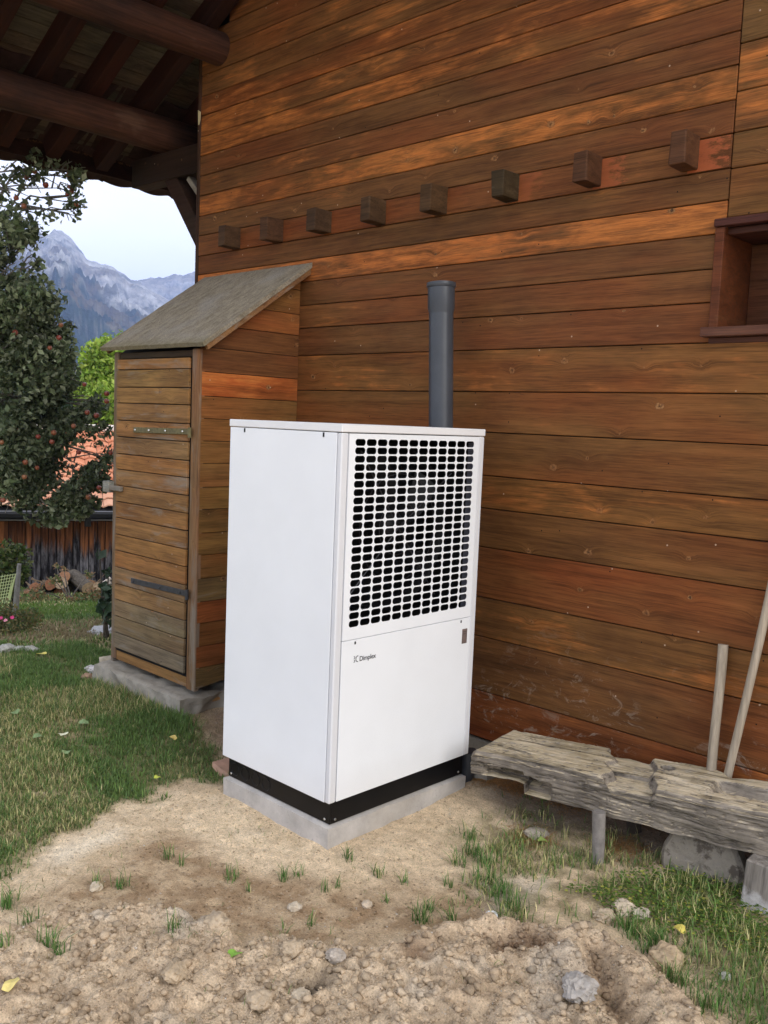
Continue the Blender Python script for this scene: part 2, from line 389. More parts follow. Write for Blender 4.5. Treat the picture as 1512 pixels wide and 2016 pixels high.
M_GRASS = attr_mat('grass_blades', .6, .2, 0, 50, trans=.25, cvar=.2)
M_LEAF = attr_mat('tree_leaves', .55, .3, 0, 30, trans=.2, cvar=.2)
M_CLOD = attr_mat('soil_clods', 1, .08, .6, 150, .004)
M_BARK = simple('bark', (.10, .085, .07), .9, .1, var=.5, scale=30, bump=.6, bdist=.01)
# ------------------------------------------------------------------ ground masks
def poly_mask(X, Y, pts, soft=.06, warp=.10, ws=5.0, seed=3):
    return world_mask(X, Y, pts, soft, warp, ws, seed)
def world_mask(X, Y, P, soft=.06, warp=.10, ws=5.0, seed=3):
    wx = X+(fbm(X*ws, Y*ws, 3, seed)-.5)*warp*2; wy = Y+(fbm(X*ws+31, Y*ws+7, 3, seed+5)-.5)*warp*2
    ins = np.zeros(X.shape, bool); dmin = np.full(X.shape, 1e9)
    n = len(P)
    for i in range(n):
        x0, y0 = P[i]; x1, y1 = P[(i+1) % n]
        dy = (y1-y0) if abs(y1-y0) > 1e-9 else 1e-9
        c = ((y0 > wy) != (y1 > wy)) & (wx < (x1-x0)*(wy-y0)/dy+x0)
        ins ^= c
        L2 = (x1-x0)**2+(y1-y0)**2; t = np.clip(((wx-x0)*(x1-x0)+(wy-y0)*(y1-y0))/L2, 0, 1)
        dmin = np.minimum(dmin, np.hypot(wx-x0-t*(x1-x0), wy-y0-t*(y1-y0)))
    sd = np.where(ins, dmin, -dmin)
    return sst(-soft, soft, sd)
_p = lambda x, y: tuple(on_z(x, y)[:2])
LAWN = [_p(-900, 2100), _p(-10, 1715), _p(150, 1630), _p(250, 1585), _p(330, 1545), _p(455, 1555), (-3.45, 2.62), _p(425, 1480), _p(385, 1395), _p(300, 1360), _p(210, 1318), (-6.2, 3.5), (-7, 4.5), (-30, 16), (-40, -2), (-8, -6)]
RGRASS = [(-2.3, 3.62), _p(985, 1610), _p(900, 1640), _p(880, 1700), _p(905, 1760), _p(1000, 1800), _p(1100, 1790), _p(1180, 1830), _p(1270, 1880), _p(1340, 1930), _p(1420, 2016), _p(1600, 2250), (1.5, 2.8), (1.5, 3.5), (-1.2, 3.45), _p(1330, 1745), _p(1200, 1700), (-1.95, 3.45)]
LUMP = [_p(-300, 1905), _p(0, 1850), _p(120, 1830), _p(300, 1815), _p(430, 1835), _p(480, 1880), _p(560, 1855), _p(640, 1890), _p(760, 1895), _p(850, 1850), _p(960, 1830), _p(1060, 1838), _p(1150, 1850), _p(1240, 1900), _p(1330, 1975), _p(1400, 2040), _p(1500, 2300), (-1, -1), (-5, -1)]
DAMP = [_p(60, 1760), _p(200, 1690), _p(340, 1650), _p(420, 1690), _p(620, 1730), _p(820, 1740), _p(960, 1745), _p(1000, 1800), _p(880, 1835), _p(700, 1880), _p(560, 1845), _p(420, 1830), _p(300, 1800), _p(180, 1800)]
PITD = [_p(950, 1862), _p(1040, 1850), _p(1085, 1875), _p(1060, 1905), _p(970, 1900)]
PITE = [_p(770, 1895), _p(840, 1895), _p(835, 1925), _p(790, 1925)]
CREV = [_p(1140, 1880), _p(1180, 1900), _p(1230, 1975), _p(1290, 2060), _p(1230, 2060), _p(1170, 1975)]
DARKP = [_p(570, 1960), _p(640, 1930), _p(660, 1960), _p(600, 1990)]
GREYS = [_p(90, 1670), _p(200, 1625), _p(220, 1650), _p(150, 1690), _p(90, 1700)]
GREY2 = [_p(930, 1735), _p(1000, 1720), _p(1090, 1740), _p(1050, 1790), _p(960, 1800)]
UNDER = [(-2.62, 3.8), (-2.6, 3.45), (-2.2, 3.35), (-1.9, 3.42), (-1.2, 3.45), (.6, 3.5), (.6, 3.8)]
BARE = [(-4.4, 3.9), (-4.45, 3.05), _p(395, 1395), _p(430, 1480), (-3.35, 2.6), (-2.65, 3.4), (-2.6, 3.8)]
def ground_z(X, Y):
    d = np.maximum(0, -X*.9+Y*.42-7.1)             # the garden falls away towards the barn
    z = -0.135*np.minimum(d, 11)-.01*np.clip(d-11, 0, 3000)*(d < 5000)
    z = z+.02*sst(.0, 1.5, -X-3.3)*0
    near = 1-sst(7, 14, np.hypot(X, Y))
    lump = poly_mask(X, Y, LUMP, .05, .07)*near
    z = z+lump*(.030+.045*(fbm(X*7, Y*7, 4, 40)))
    n = fbm(X*16, Y*16, 4, 20); bil = np.abs(n-.5)*2
    z = z+near*((fbm(X*3, Y*3, 4, 11)-.5)*.035+(n-.5)*.014)+lump*(.5-bil)*.055+lump*(fbm(X*34, Y*34, 4, 9)-.5)*.036
    z = z-.05*poly_mask(X, Y, CREV, .05, .05)*near-.035*poly_mask(X, Y, PITD, .06, .04)*near-.02*poly_mask(X, Y, PITE, .04, .03)*near
    z = z-.045*poly_mask(X, Y, DARKP, .04, .03)*near
    # soil banked against the pad
    dp = np.maximum(np.maximum(-3.40-X, X+2.64), np.maximum(2.49-Y, Y-3.40))
    z = z+.03*(1-sst(.0, .35, np.maximum(dp, 0)))
    z = z+.05*sst(3.0, 3.75, Y)*(1-sst(-1.5, -2.6, X)*0)*near*(X > -4.4)
    z = z+.02*sst(-1.9, -.9, X)*sst(3.0, 3.4, Y)
    return z
def tint(c, m, col):
    m = m[..., None]; return c*(1-m)+np.array(col)*m
def ground_col(X, Y):
    n = fbm(X*4, Y*4, 4, 60); n2 = fbm(X*14, Y*14, 4, 61); n3 = fbm(X*1.5, Y*1.5, 3, 62)
    c = np.ones(X.shape+(3,))*np.array([.55, .43, .29])
    c = tint(c, sst(.45, .7, n)*.6, [.46, .35, .225]); c = tint(c, sst(.55, .75, n2)*.5, [.63, .51, .36])
    c = tint(c, poly_mask(X, Y, DAMP, .12, .16, 4)*(.5+.5*sst(.35, .55, n2)), [.29, .20, .12])
    lm = poly_mask(X, Y, LUMP, .04, .07); c = tint(c, lm*.75, [.51, .395, .275]); c = tint(c, lm*sst(.50, .62, n2)*.6, [.36, .265, .175])
    c = tint(c, lm*sst(.60, .72, n)*.5, [.50, .44, .36])
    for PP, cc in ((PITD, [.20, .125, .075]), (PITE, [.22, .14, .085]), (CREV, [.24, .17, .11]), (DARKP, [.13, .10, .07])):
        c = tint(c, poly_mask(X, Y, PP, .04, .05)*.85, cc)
    c = tint(c, poly_mask(X, Y, GREYS, .08, .1)*.8, [.66, .57, .44])
    c = tint(c, poly_mask(X, Y, GREY2, .08, .1)*.6, [.46, .42, .35])
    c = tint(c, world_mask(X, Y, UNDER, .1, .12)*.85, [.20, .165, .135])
    c = tint(c, world_mask(X, Y, BARE, .12, .12)*.85, [.20, .14, .095])
    lw = poly_mask(X, Y, [], 0) if False else world_mask(X, Y, LAWN, .06, .16, 4)
    gl = np.array([.15, .14, .065])*np.ones(X.shape+(3,)); gl = tint(gl, sst(.45, .65, n3)*.8, [.34, .28, .16]); gl = tint(gl, sst(.5, .7, n)*.5, [.15, .17, .06])
    c = c*(1-lw[..., None]*.92)+gl*lw[..., None]*.92
    rg = world_mask(X, Y, RGRASS, .08, .2, 4); c = tint(c, rg*sst(.35, .6, n2)*.6, [.15, .13, .06])
    far = sst(14, 40, np.hypot(X, Y)); c = tint(c, far, [.07, .09, .03])
    return np.clip(c, 0, 1)
def axis(lo, hi, step, out_lo, out_hi, grow=1.13):
    a = list(np.arange(lo, hi, step)); s = step; x = lo; L = []
    while x > out_lo: s *= grow; x -= s; L.append(x)
    s = step; x = a[-1]; Rr = []
    while x < out_hi: s *= grow; x += s; Rr.append(x)
    return np.array(L[::-1]+a+Rr)
xs = axis(-6.4, -.5, .0125, -3600, 260); ys = axis(.9, 3.84, .0125, -1150, 3600)
GX, GY = np.meshgrid(xs, ys, indexing='ij'); GZ = ground_z(GX, GY)
V = np.stack([GX, GY, GZ], -1).reshape(-1, 3); nx, ny = GX.shape
i = np.arange((nx-1)*(ny-1)); a = (i//(ny-1))*ny+i % (ny-1)
Fg = np.stack([a, a+ny, a+ny+1, a+1], 1)
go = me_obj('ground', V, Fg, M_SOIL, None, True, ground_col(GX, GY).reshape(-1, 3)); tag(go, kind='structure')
def gz(x, y): return float(ground_z(np.array([x]), np.array([y]))[0])
# ------------------------------------------------------------------ mountains (structure)
def mountain(name, az, el, R0, rfoot, rback, base, seed, rocky):
    AZ = np.concatenate([np.linspace(20, 53.9, 90), np.linspace(54, 68.5, 620), np.linspace(68.7, 112, 110)]); E = np.interp(AZ, az, el)
    E = E+(fbm(AZ*2.1, AZ*0, 5, seed)-.5)*.9*(np.sin(R_(1)*0)+1)*.35
    T = np.linspace(0, 1.35, 330)
    A, TT = np.meshgrid(AZ, T, indexing='ij'); EE = np.repeat(E[:, None], len(T), 1)
    r = np.where(TT <= 1, rfoot+(R0-rfoot)*TT, R0+(rback-R0)*(TT-1)/.35)
    top = R0*np.tan(np.radians(EE))
    s = np.where(TT <= 1, TT**1.35, 1-(TT-1)/.35*1.1)
    ax, ay = -np.sin(np.radians(A))*r, np.cos(np.radians(A))*r
    rid = 1-np.abs(fbm(ax/260, ay/260, 6, seed+3)-.5)*2
    rid2 = 1-np.abs(fbm(ax/90+5, ay/90, 6, seed+8)-.5)*2; rid3 = 1-np.abs(fbm(ax/30+5, ay/30, 4, seed+9)-.5)*2
    amp = np.sin(np.clip(TT, 0, 1)*math.pi)**.8
    z = base+(top-base)*s+amp*((rid-.75)*top*.42+(rid2-.75)*top*.22+(rid3-.75)*top*.06)+(rid2-.8)*top*.03
    V = np.stack([ax, ay, z], -1).reshape(-1, 3); ny = len(T)
    i = np.arange((len(AZ)-1)*(ny-1)); a = (i//(ny-1))*ny+i % (ny-1)
    Fc = np.stack([a, a+ny, a+ny+1, a+1], 1)
    hn = z/np.maximum(top, 1)
    n = fbm(ax/120, ay/120, 5, seed+20); n2 = fbm(A*9, TT*34, 5, seed+21)
    rock = np.array([.36, .35, .345])*np.ones(z.shape+(3,)); n4 = fbm((ax-ay)/52+z/150, z/46-ax/200, 6, seed+22); n5 = fbm((ax+ay)/21, z/16, 4, seed+23); rock = tint(rock, sst(.46, .54, n4)*.8, [.12, .12, .11]); rock = tint(rock, sst(.54, .62, n5)*.6, [.50, .49, .47]); rock = tint(rock, sst(.56, .66, n)*.55, [.50, .49, .47])
    rock = tint(rock, sst(.54, .64, fbm((ax-ay)/130, z/90, 4, seed+40))*.5, [.24, .19, .13])
    wood = np.array([.018, .032, .017])*np.ones(z.shape+(3,)); wood = tint(wood, sst(.52, .60, n4)*.6, [.15, .10, .04]); wood = tint(wood, sst(.60, .66, n5)*.3, [.25, .24, .2])
    tl = rocky+(n-.5)*.75+(n4-.5)*.35
    m = sst(-.05, .05, hn-tl)
    c = wood*(1-m[..., None])+rock*m[..., None]
    o = me_obj(name, V, Fc, M_MNT, None, True, c.reshape(-1, 3)); tag(o, kind='structure'); return o
M_MNT = attr_mat('mountain_rock', 1, .05, 1.0, .045, 14, cvar=.45)
px = [(-700, 430), (-300, 428), (0, 425), (60, 440), (85, 458), (108, 448), (122, 452), (140, 470), (170, 510), (210, 520), (250, 545), (275, 553), (300, 570), (335, 592), (420, 660), (520, 730), (800, 760), (1500, 760)]
def azel(q):
    d = ray(*q); return math.degrees(math.atan2(-d[0], d[1])), math.degrees(math.atan2(d[2], math.hypot(d[0], d[1])))
q = sorted(azel(p) for p in px); mountain('mountain', [t[0] for t in q], [max(.8, t[1]) for t in q], 2700, 800, 3200, -12, 3, .60)
px = [(-300, 640), (0, 620), (200, 590), (250, 565), (275, 549), (300, 546), (322, 543), (345, 538), (390, 537), (500, 560), (700, 600), (1500, 640)]
q = sorted(azel(p) for p in px); mountain('mountain', [t[0] for t in q], [t[1] for t in q], 3300, 2500, 3550, -12, 17, .30)
# ------------------------------------------------------------------ house
house = empty('wooden_house', (0, 3.8, 0)); tag(house, 'large wooden house with orange brown stained horizontal plank cladding and deep roof overhang', 'house')
def oloc(o, parent, loc, rot=(0, 0, 0)):
    """place a mesh object in world coordinates under a parent at parent.location"""
    o.location = Vector(loc)-(parent.location if parent else Vector((0, 0, 0))); o.rotation_euler = rot; return o
def plank(parent, L, hgt, th, loc, rot=(0, 0, 0), col=(.13, .06, .028), orange=.3, mat=None, name='plank', b=.003, taper=0.0):
    m = MB(); m.box(-L/2, L/2, -th/2, th/2, -hgt/2, hgt/2, b)
    if taper:
        m.v = [(x, y, z+(taper*x/L if z > 0 else 0)) for x, y, z in m.v]
    o = m.build(name, mat or M_PLANK, parent); o.color = (((col[0]*.6+.060)*1.05, (col[1]*.6+.0262)*.94, (col[2]*.6+.0118)*.66, orange) if name == 'plank' else (*col, orange))
    p = parent
    off = Vector((0, 0, 0)); 
    while p is not None: off += p.location; p = p.parent
    o.location = Vector(loc)-off; o.rotation_euler = rot; return o
rows = [.14, .395, .685, .895, 1.16, 1.365, 1.535, 1.76, 1.97, 2.185, 2.355, 2.495, 2.64, 2.775, 2.905, 3.045, 3.18, 3.32, 3.455, 3.59, 3.72, 3.86, 3.99, 4.13, 4.27]
cols = [((.16, .050, .024), .50), ((.115, .060, .032), .12), ((.125, .066, .030), .42), ((.145, .060, .028), .04), ((.125, .064, .030), .25), ((.150, .075, .030), .45),
        ((.140, .072, .032), .12), ((.145, .074, .033), .25), ((.160, .078, .034), .50), ((.105, .056, .033), .12), ((.135, .062, .033), .25), ((.095, .054, .032), .12),
        ((.125, .066, .036), 1.0), ((.100, .054, .029), .15), ((.135, .058, .030), .30), ((.115, .058, .032), .25), ((.135, .070, .032), .78), ((.120, .058, .032), .45),
        ((.100, .052, .030), .20), ((.150, .068, .030), .72), ((.125, .060, .030), .55), ((.135, .062, .030), .60), ((.125, .060, .030), .45), ((.130, .060, .030), .40)]
YW = 3.8
def roofz(x):  # underside of the roof boards
    return 4.53+.5*(x+5.38)
XR = .6
for k in range(len(rows)-1):
    z0, z1 = rows[k], rows[k+1]; c, o_ = cols[k]
    g_ = .0045; zc = (z0+z1)/2; hh = z1-z0-g_
    jit = rnd.uniform(-.0015, .0015)
    if z0 < 2.18: seg = [(-5.585, XR)]
    elif z0 < 2.6: seg = [(-5.585, -1.772)]
    else: seg = [(-5.585, -1.738)]
    for x0, x1 in seg:
        plank(house, x1-x0, hh, .022, ((x0+x1)/2, YW+.011+jit, zc), col=c, orange=o_)
rr = [2.700, 2.90, 3.045, 3.21, 3.40, 3.60, 3.80, 4.0, 4.2]
rc = [((.13, .08, .037), .3), ((.13, .08, .04), .3), ((.14, .075, .038), .6), ((.14, .078, .038), .65), ((.13, .085, .045), .05), ((.14, .09, .05), .35), ((.13, .07, .04), .3), ((.13, .07, .04), .3)]
for k in range(len(rr)-1):
    plank(house, XR+1.733, rr[k+1]-rr[k]-.0045, .022, ((XR-1.733)/2, YW+.011+rnd.uniform(-.002, .002), (rr[k]+rr[k+1])/2), col=rc[k][0], orange=rc[k][1])
zz_ = 4.27
while zz_ < 6.9:
    xl = max(-5.585, (zz_+.14-4.5)/.5-5.38)
    if xl < XR-.3: plank(house, XR-xl, .1355, .022, ((XR+xl)/2, YW+.011, zz_+.07), col=(.12+rnd.uniform(-.02, .03), .058, .03), orange=rnd.uniform(.2, .7))
    zz_ += .14
# planks right of the window
for z0, z1 in ((2.185, 2.355), (2.355, 2.495), (2.495, 2.722)):
    plank(house, XR+.86, z1-z0-.0045, .022, ((XR-.86)/2, YW+.011, (z0+z1)/2), col=(.12, .06, .032), orange=.3)
# dark structural wall behind the cladding, with the window hole
m = MB()
m.box(-5.58, -1.76, YW+.030, YW+.20, .10, 4.38); m.box(-.90, XR, YW+.030, YW+.20, .10, 4.38)
m.box(-1.76, -.90, YW+.030, YW+.20, .10, 2.23); m.box(-1.76, -.90, YW+.030, YW+.20, 2.69, 4.38)
pts = [(-5.58, 4.381), (XR, 4.381), (XR, 7.35), (.2, 7.25)]
n0 = len(m.v)
for y in (YW+.030, YW+.20): m.v += [(-5.58, y, 4.381), (XR, y, 4.381), (XR, y, 7.45)]
m.f += [(n0, n0+1, n0+2), (n0+3, n0+5, n0+4), (n0, n0+3, n0+4, n0+1), (n0+1, n0+4, n0+5, n0+2), (n0, n0+2, n0+5, n0+3)]
# left flank wall and rear
m.box(-5.58, -5.40, YW+.20, YW+7, .0, 4.38); m.box(-5.40, XR, YW+6.8, YW+7, .0, 4.38)
o = m.build('wall', M_DARK, house); oloc(o, house, (0, 0, 0))
# stone plinth under the cladding
m = MB(); m.box(-5.60, XR, YW+.012, YW+.25, -.5, .128, .01); o = m.build('plinth', M_OLDC, house); oloc(o, house, (0, 0, 0))
# corner trim and a pale splinter on it
plank(house, 4.25, .035, .03, (-5.604, YW+.012, 2.25), (0, R_(-90), 0), (.05, .028, .018), .1, M_ROOFW, 'corner_trim')
m = MB(); m.add([(-5.60, 3.782, 3.90), (-5.575, 3.782, 3.885), (-5.578, 3.784, 3.83), (-5.592, 3.782, 3.80), (-5.60, 3.790, 3.90), (-5.575, 3.790, 3.885), (-5.578, 3.79, 3.83), (-5.592, 3.79, 3.80)],
    [(0, 1, 2, 3), (7, 6, 5, 4), (0, 4, 5, 1), (1, 5, 6, 2), (2, 6, 7, 3), (3, 7, 4, 0)])
o = m.build('splinter', simple('pale_wood', (.5, .42, .25), .8), house); oloc(o, house, (0, 0, 0))
# joist ends: eight blocks poking through the cladding
bp = [(452, 468), (535, 453), (628, 436), (735, 416), (854, 394), (993, 367), (1156, 335), (1345, 298)]
def rough_block(name, sx, sy, sz, mat, parent, seed, chip=0.0):
    """block with slightly worn, uneven edges; local origin at the centre"""
    m = MB(); m.box(-sx/2, sx/2, -sy/2, sy/2, -sz/2, sz/2, .004)
    r = random.Random(seed)
    m.v = [(x+r.uniform(-.002, .002)+(chip*r.uniform(.2, 1) if (x < 0 and y < 0) else 0), y+r.uniform(-.003, .003), z+r.uniform(-.0025, .0025)) for x, y, z in m.v]
    return m.build(name, mat, parent)
for i_, (px_, py_) in enumerate(bp):
    X_, _, Z_ = on_y(px_, py_, 3.74)
    o = rough_block('joist_end', (.074+.004*(i_ % 3)), .135, .133+.006*math.sin(i_*2.1), M_BLOCK, house, i_, .012 if i_ in (5, 7) else 0)
    cc = [(.062, .032, .017), (.078, .036, .018), (.060, .032, .017), (.064, .034, .017), (.062, .032, .015), (.046, .030, .015), (.070, .030, .015), (.080, .034, .017)][i_]
    o.color = (*cc, .1); oloc(o, house, (X_+.005, 3.735, Z_), (rnd.uniform(-.01, .01), rnd.uniform(-.02, .02), rnd.uniform(-.03, .03)))
# window: deep red-brown frame with a sill
win = MB(); win.box(-.49, .40, -.025, .02, .43, .462, .003); wo_ = win.build('window', M_RED, house); wo_.color = (.075, .026, .02, .1)
oloc(wo_, house, (-1.29, 3.8, 2.235))
def wpart(nm, x0, x1, y0, y1, z0, z1, col, rot=False, mat=None):
    m = MB(); m.box(x0, x1, y0, y1, z0, z1, .003); o = m.build(nm, mat or M_RED, wo_); o.color = (*col, .25); return o
wpart('jamb', -.487, -.447, -.014, .30, .012, .429, (.11, .034, .014)); wpart('jamb', .36, .40, -.014, .30, .012, .429, (.13, .045, .022))
wpart('lintel', -.446, .359, .02, .30, .40, .428, (.06, .024, .016)); wpart('sill', -.505, .42, -.05, .30, -.028, .011, (.10, .045, .03))
wpart('back_board', -.446, .359, .27, .295, .012, .399, (.10, .042, .02)); wpart('post', -.30, -.25, .20, .268, .012, .399, (.13, .055, .026))
wpart('apron', -.487, .40, -.004, .02, -.055, -.029, (.07, .03, .02))
# ------------------------------------------------------------------ roof of the house
roof = MB()
def rbox(mb, x0, x1, y0, y1, off, th):     # slab following the slope between x0 and x1, off above the board underside
    vs = []
    for x in (x0, x1):
        for y in (y0, y1):
            for t in (off, off+th): vs.append((x, y, roofz(x)+t))
    mb.add(vs, [(0, 1, 3, 2), (4, 6, 7, 5), (0, 4, 5, 1), (2, 3, 7, 6), (0, 2, 6, 4), (1, 5, 7, 3)])
Y0R, Y1R = 1.25, 10.8
M_SHEATH = stained_wood('roof_boards', orange=(.14, .10, .06), knot=.6, rough=.85, wear=.1, grey=(.14, .12, .10))
roof = MB(); rbox(roof, -4.4, .6, Y0R, Y1R, 0, .03); ro = roof.build('roof', M_SHEATH, house); ro.color = (.10, .075, .05, .1); oloc(ro, house, (0, 0, 0))
# sheathing boards one by one where they are seen
x = -6.86; sl_ = math.atan(.5); k = 0
def rpart(o, loc, rot=(0, 0, 0)):
    o.location = Vector(loc)-Vector((0, 3.8, 0))-ro.location; o.rotation_euler = rot; return o
while x < -4.42:
    wd = rnd.uniform(.105, .125); m = MB(); L = Y1R-Y0R
    m.box(-L/2, L/2, -(wd-.006)/2, (wd-.006)/2, 0, .022, .002); o = m.build('board', M_SHEATH, ro)
    g0 = rnd.uniform(.75, 1.15); o.color = (.085*g0, .066*g0, .044*g0, 0)
    xc = x+wd*.5*math.cos(sl_)
    M_ = Matrix.Rotation(-sl_, 4, 'Y') @ Matrix.Rotation(R_(90), 4, 'Z')
    o.matrix_parent_inverse = Matrix.Identity(4); o.rotation_euler = M_.to_euler(); o.location = Vector((xc, (Y0R+Y1R)/2, roofz(xc)))-Vector((0, 3.8, 0))-ro.location
    x += wd*math.cos(sl_)
# rafters, under the boards, resting on the purlins
ry = [1.35, 1.74, 2.13, 2.52, 2.92, 3.30, 3.70, 4.15, 4.6, 5.1, 5.6]
for y in ry:
    m = MB(); L = 7.0; m.box(0, L, -.05, .05, -.155, -.001, .004); o = m.build('rafter', M_ROOFW, ro); o.color = (.034, .013, .008, .15)
    o.rotation_euler = (0, -sl_, rnd.uniform(-.01, .01)); o.location = Vector((-6.85, y, roofz(-6.85)-.001))-Vector((0, 3.8, 0))-ro.location
# round purlins
def purlin(xc, zc, r, y0, y1, col, seed):
    m = MB(); n = 26; pts = []; rad = []
    for i in range(n):
        t = i/(n-1); pts.append((xc+.008*math.sin(t*7+seed), y0+(y1-y0)*t, zc+.008*math.cos(t*5+seed))); rad.append(r*(1+.03*math.sin(t*19+seed)))
    m.tube(pts, rad, 20); o = m.build('purlin', M_LOG, ro, True); o.color = (*col, .5)
    o.location = Vector((0, 0, 0))-Vector((0, 3.8, 0))-ro.location; return o
def log_mat():
    m, nt, b = newmat('peeled_log', .75, .2); g = NG(nt); tc = g.n('ShaderNodeTexCoord'); P = tc.outputs['Object']
    f = g.noise(g.mapping(P, (50, 2.2, 50)), 1, 5, .65, .5); bl = g.noise(g.mapping(P, (3, 1.6, 3)), 1, 4, .6)
    c = g.mix(g.ramp(bl, [(.42, 0), (.62, 1)]), (.026, .012, .008), (.062, .024, .013)); c = g.mix(g.math('MULTIPLY', g.ramp(bl, [(.70, 0), (.76, 1)]), .35), c, (.14, .08, .05))
    c = g.mix(1.0, c, g.ramp(f, [(.35, .6), (.65, 1.3)]), 'MULTIPLY'); g.l(c, b.inputs['Base Color']); g.l(g.bump(f, .5, .006), b.inputs['Normal']); return m
M_LOG = log_mat()
purlin(-5.38, 4.25, .108, 1.3, 4.0, (.1, .04, .02), 1); purlin(-6.18, 3.85, .126, 1.3, 6.0, (.1, .04, .02), 4); purlin(-3.3, 5.29, .11, 1.3, 4.0, (.1, .04, .02), 7)
# fascia plank and the eave course of wavy tiles
m = MB(); m.box(-6.885, -6.86, Y0R, 6.5, roofz(-6.87)-.135, roofz(-6.87)+.01, .003); o = m.build('fascia', M_ROOFW, ro); o.color = (.022, .010, .007, 0); rpart(o, (0, 0, 0))
M_TILE = simple('clay_tile', (.045, .022, .016), .85, .15, var=.4, scale=14, bump=.4, bdist=.004)
def tile_mesh(ylen=.335, xlen=.36):
    m = MB(); n = 10
    prof = [(i/n*ylen, -.028*math.sin(math.pi*min(1, i/n*1.15))+(-.012 if i == n else 0)) for i in range(n+1)]
    for side in (0, -.014):
        for xx in (0, xlen): m.v += [(xx, y, z+side) for y, z in prof]
    N = n+1
    for i in range(n):
        m.f += [(i, i+1, N+i+1, N+i), (2*N+i, 3*N+i, 3*N+i+1, 2*N+i+1), (i, 2*N+i, 2*N+i+1, i+1), (N+i, N+i+1, 3*N+i+1, 3*N+i)]
    m.f += [(0, N, 3*N, 2*N), (N-1, 3*N-1, 4*N-1, 2*N-1)]
    o = m.build('tile', M_TILE, ro); o.color = (.1, .05, .03, 0); return o
t0 = tile_mesh(); first = True
for j in range(3):
    y = Y0R
    while y < 6.5:
        t = t0 if first else t0.copy()
        if not first: link(t, ro)
        first = False
        xx = -7.13+j*.30; t.rotation_euler = (rnd.uniform(-.02, .02), -sl_+.03, 0)
        t.location = Vector((xx, y, roofz(xx)+.028+rnd.uniform(-.010, .008)))-Vector((0, 3.8, 0))-ro.location; y += .33
m = MB(); rbox(m, -6.2, .6, Y0R-.02, Y1R, .055, .03); o = m.build('tile_field', M_TILE, ro); rpart(o, (0, 0, 0)); tag(o, kind='stuff')
m = MB()
for a_, b_ in (((-6.9, -1.2), None),):
    pass
# outrigger beam and knee brace at the corner
def bar(mb, p, q, w, d):
    p = Vector(p); q = Vector(q); t = q-p; L = t.length; t.normalize(); up = Vector((0, 1, 0)); s = t.cross(up).normalized()
    M = Matrix((( t.x, up.x, s.x, p.x), (t.y, up.y, s.y, p.y), (t.z, up.z, s.z, p.z), (0, 0, 0, 1)))
    mb.box(0, L, -d/2, d/2, -w/2, w/2, .004, M)
m = MB(); bar(m, (-5.56, 3.90, 3.60), (-6.55, 3.90, 3.62), .20, .14); o = m.build('outrigger', M_ROOFW, ro); o.color = (.020, .013, .009, 0); rpart(o, (0, 0, 0))
m = MB(); bar(m, (-5.50, 3.90, 2.86), (-6.12, 3.90, 3.62), .13, .11); o = m.build('brace', M_ROOFW, ro); o.color = (.035, .020, .014, 0); rpart(o, (0, 0, 0))
m = MB(); bar(m, (-5.66, 3.90, 3.30), (-5.60, 3.90, 3.02), .05, .06); bar(m, (-5.85, 3.90, 3.50), (-5.64, 3.90, 3.30), .04, .06); o = m.build('brace_lit_sliver', simple('lit_sliver_wood', (.25, .22, .19), .85, .1, var=.3, scale=20), ro); rpart(o, (0, 0, 0))  # pale bars paint the lit sliver along the inner edge of the brace
# ------------------------------------------------------------------ shed
shed = empty('tool_shed', (-4.95, 3.44, .15)); tag(shed, 'narrow lean-to wooden shed with plank door and felt pent roof against the house corner', 'shed')
XS, YS = -4.46, 3.073
sz = [.16, .29, .42, .56, .69, .83, .97, 1.10, 1.24, 1.37, 1.51, 1.64, 1.77, 1.90, 2.04, 2.18, 2.31, 2.44, 2.59, 2.72]
sc_ = [  # stain and orange amount of each side plank
    ((.115, .085, .045), .1), ((.22, .065, .028), .3), ((.16, .08, .032), .2), ((.23, .062, .026), .35), ((.14, .10, .055), .05), ((.17, .09, .035), .15), ((.17, .09, .035), .2),
       ((.16, .085, .032), .15), ((.155, .082, .03), .15), ((.17, .085, .034), .2), ((.15, .078, .03), .1), ((.19, .085, .03), .3), ((.16, .078, .03), .2), ((.34, .088, .026), .75),
       ((.085, .026, .016), .0), ((.10, .030, .017), .0), ((.22, .075, .028), .35), ((.19, .085, .032), .2), ((.22, .088, .032), .3)]
def rz_shed(y): return 2.17+(y-3.03)*.70
